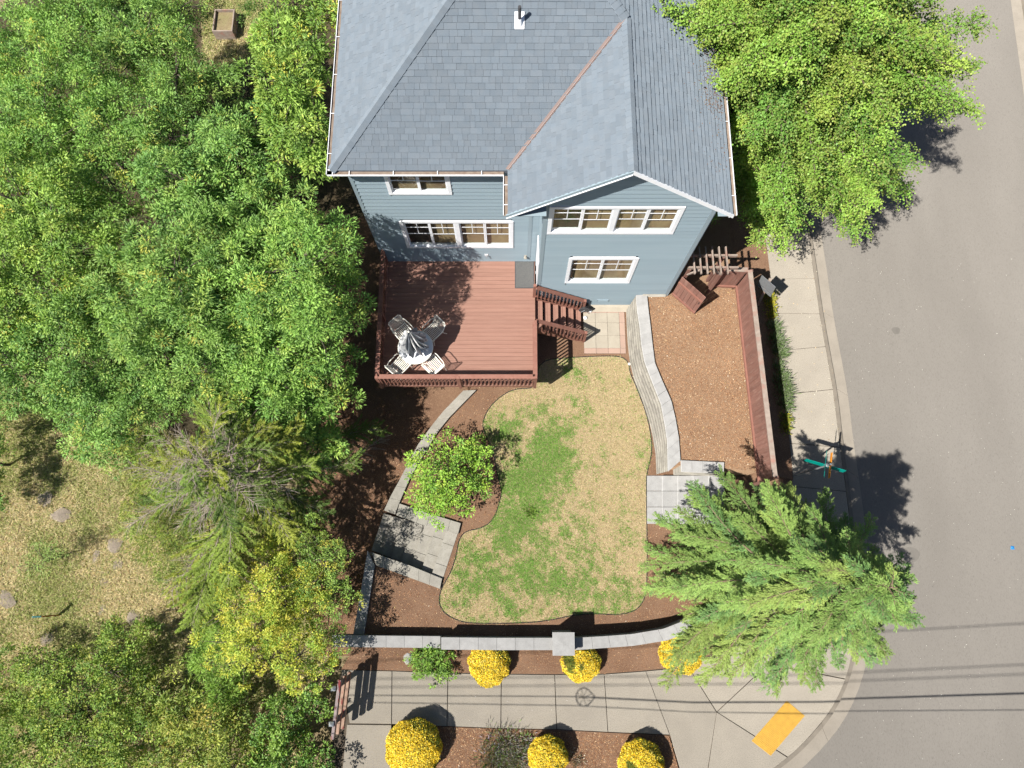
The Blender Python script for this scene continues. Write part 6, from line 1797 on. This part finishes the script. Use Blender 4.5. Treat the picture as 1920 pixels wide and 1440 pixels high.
# lavender, thyme and grasses
def tuft(name, label, cat, spots, seed, cols, wts, per, L, Wd, z0, group=None, lean=0.6, mat='blade'):
    rg = np.random.RandomState(seed)
    c0 = P(spots[0][0], spots[0][1], z0)
    t = thing(name, label, cat, c0, 0, group)
    PC, PA, PN, PL, PW, PCOL = [], [], [], [], [], []
    for (px, py, rp, hh) in spots:
        c = np.array(P(px, py, z0)); r = rp / 56.0
        n = int(per * r * r)
        q = rg.normal(0, 0.45, (n, 2)) * r
        pos = np.c_[c[0] + q[:, 0], c[1] + q[:, 1], np.full(n, z0)]
        out = np.c_[q / (r + 1e-6) * lean, np.ones(n)]
        A = norm(out + unit_rand(rg, n) * 0.35)
        PC.append(pos); PA.append(A); PN.append(np.c_[-np.ones(n) * 0.3, -np.ones(n) * 0.3, np.ones(n) * 0.8] + unit_rand(rg, n) * 0.6)
        PL.append(L * hh * rg.uniform(0.5, 1.2, n)); PW.append(Wd * rg.uniform(0.6, 1.3, n)); PCOL.append(palette(rg, n, cols, wts, 0.25))
    C = np.concatenate(PC)
    me = leaf_mesh('foliage', C - np.array(c0), np.concatenate(PA), np.concatenate(PN), np.concatenate(PL), np.concatenate(PW), np.concatenate(PCOL), 0.1, 0.5)
    link_mesh('foliage', me, mat, t)
    m = MB()
    for (px, py, rp, hh) in spots:
        c = Vector(P(px, py, z0)) - Vector(c0)
        for i in range(3):
            a = i * 2.1
            m.tube([(c.x, c.y, -0.02), (c.x + 0.05 * math.cos(a), c.y + 0.05 * math.sin(a), 0.12)], [0.008, 0.004], 4)
    m.build('stems', 'twig', t, local=True)['kind'] = 'stuff'
    return t
LAV = [(0.12, 0.17, 0.07), (0.15, 0.19, 0.10), (0.09, 0.145, 0.045), (0.20, 0.21, 0.16)]
G_ = 'herb clumps along the foot of the street fence'
tuft('yellow_groundcover', 'yellow-green creeping groundcover beneath the post sign', 'groundcover', [(1441, 555, 14, 0.5), (1444, 575, 13, 0.5), (1445, 592, 11, 0.5)], 101, [(0.33, 0.28, 0.03), (0.22, 0.22, 0.04), (0.13, 0.17, 0.04)], [3, 2, 2], 6500, 0.22, 0.03, 0.15, G_)
tuft('lavender', 'grey-green lavender clump just below the yellow groundcover', 'lavender', [(1449, 615, 12, 0.8), (1454, 640, 15, 0.8), (1459, 662, 14, 0.8)], 102, LAV, [3, 3, 3, 2], 5000, 0.40, 0.022, 0.12, G_)
tuft('lavender', 'grey-green lavender clump midway along the street fence', 'lavender', [(1459, 690, 11, 0.7), (1465, 715, 15, 0.8), (1469, 738, 15, 0.8), (1470, 760, 13, 0.7)], 103, LAV, [3, 3, 3, 2], 5000, 0.40, 0.022, 0.12, G_)
tuft('yellow_groundcover', 'yellow-green groundcover at the fence foot nearest the cedar shadow', 'groundcover', [(1472, 785, 13, 0.5), (1473, 803, 11, 0.5)], 104, [(0.30, 0.27, 0.03), (0.20, 0.22, 0.04), (0.12, 0.17, 0.04)], [3, 2, 2], 6500, 0.24, 0.03, 0.10, G_)
tuft('lavender', 'straggly grey lavender with green patches in the lower verge', 'lavender', [(945, 1400, 34, 0.8), (965, 1425, 32, 0.8), (925, 1430, 30, 0.8), (985, 1395, 20, 0.7)], 105, [(0.26, 0.24, 0.22), (0.20, 0.19, 0.16), (0.12, 0.20, 0.05), (0.30, 0.24, 0.18), (0.26, 0.24, 0.32)], [4, 3, 4, 2, 2], 3000, 0.34, 0.018, -0.012)
tuft('dead_lavender', 'small dry grey tuft between two golden mounds in the lower verge', 'dry tuft', [(1078, 1425, 14, 0.8)], 106, [(0.30, 0.26, 0.22), (0.22, 0.19, 0.15), (0.14, 0.16, 0.08)], [3, 3, 1], 2600, 0.28, 0.016, -0.012)
tuft('weed_tuft', 'single bright weed standing in the lawn', 'weed', [(995, 960, 10, 0.8)], 107, [(0.14, 0.24, 0.04), (0.18, 0.27, 0.05)], [1, 1], 4000, 0.20, 0.03, 0.01)
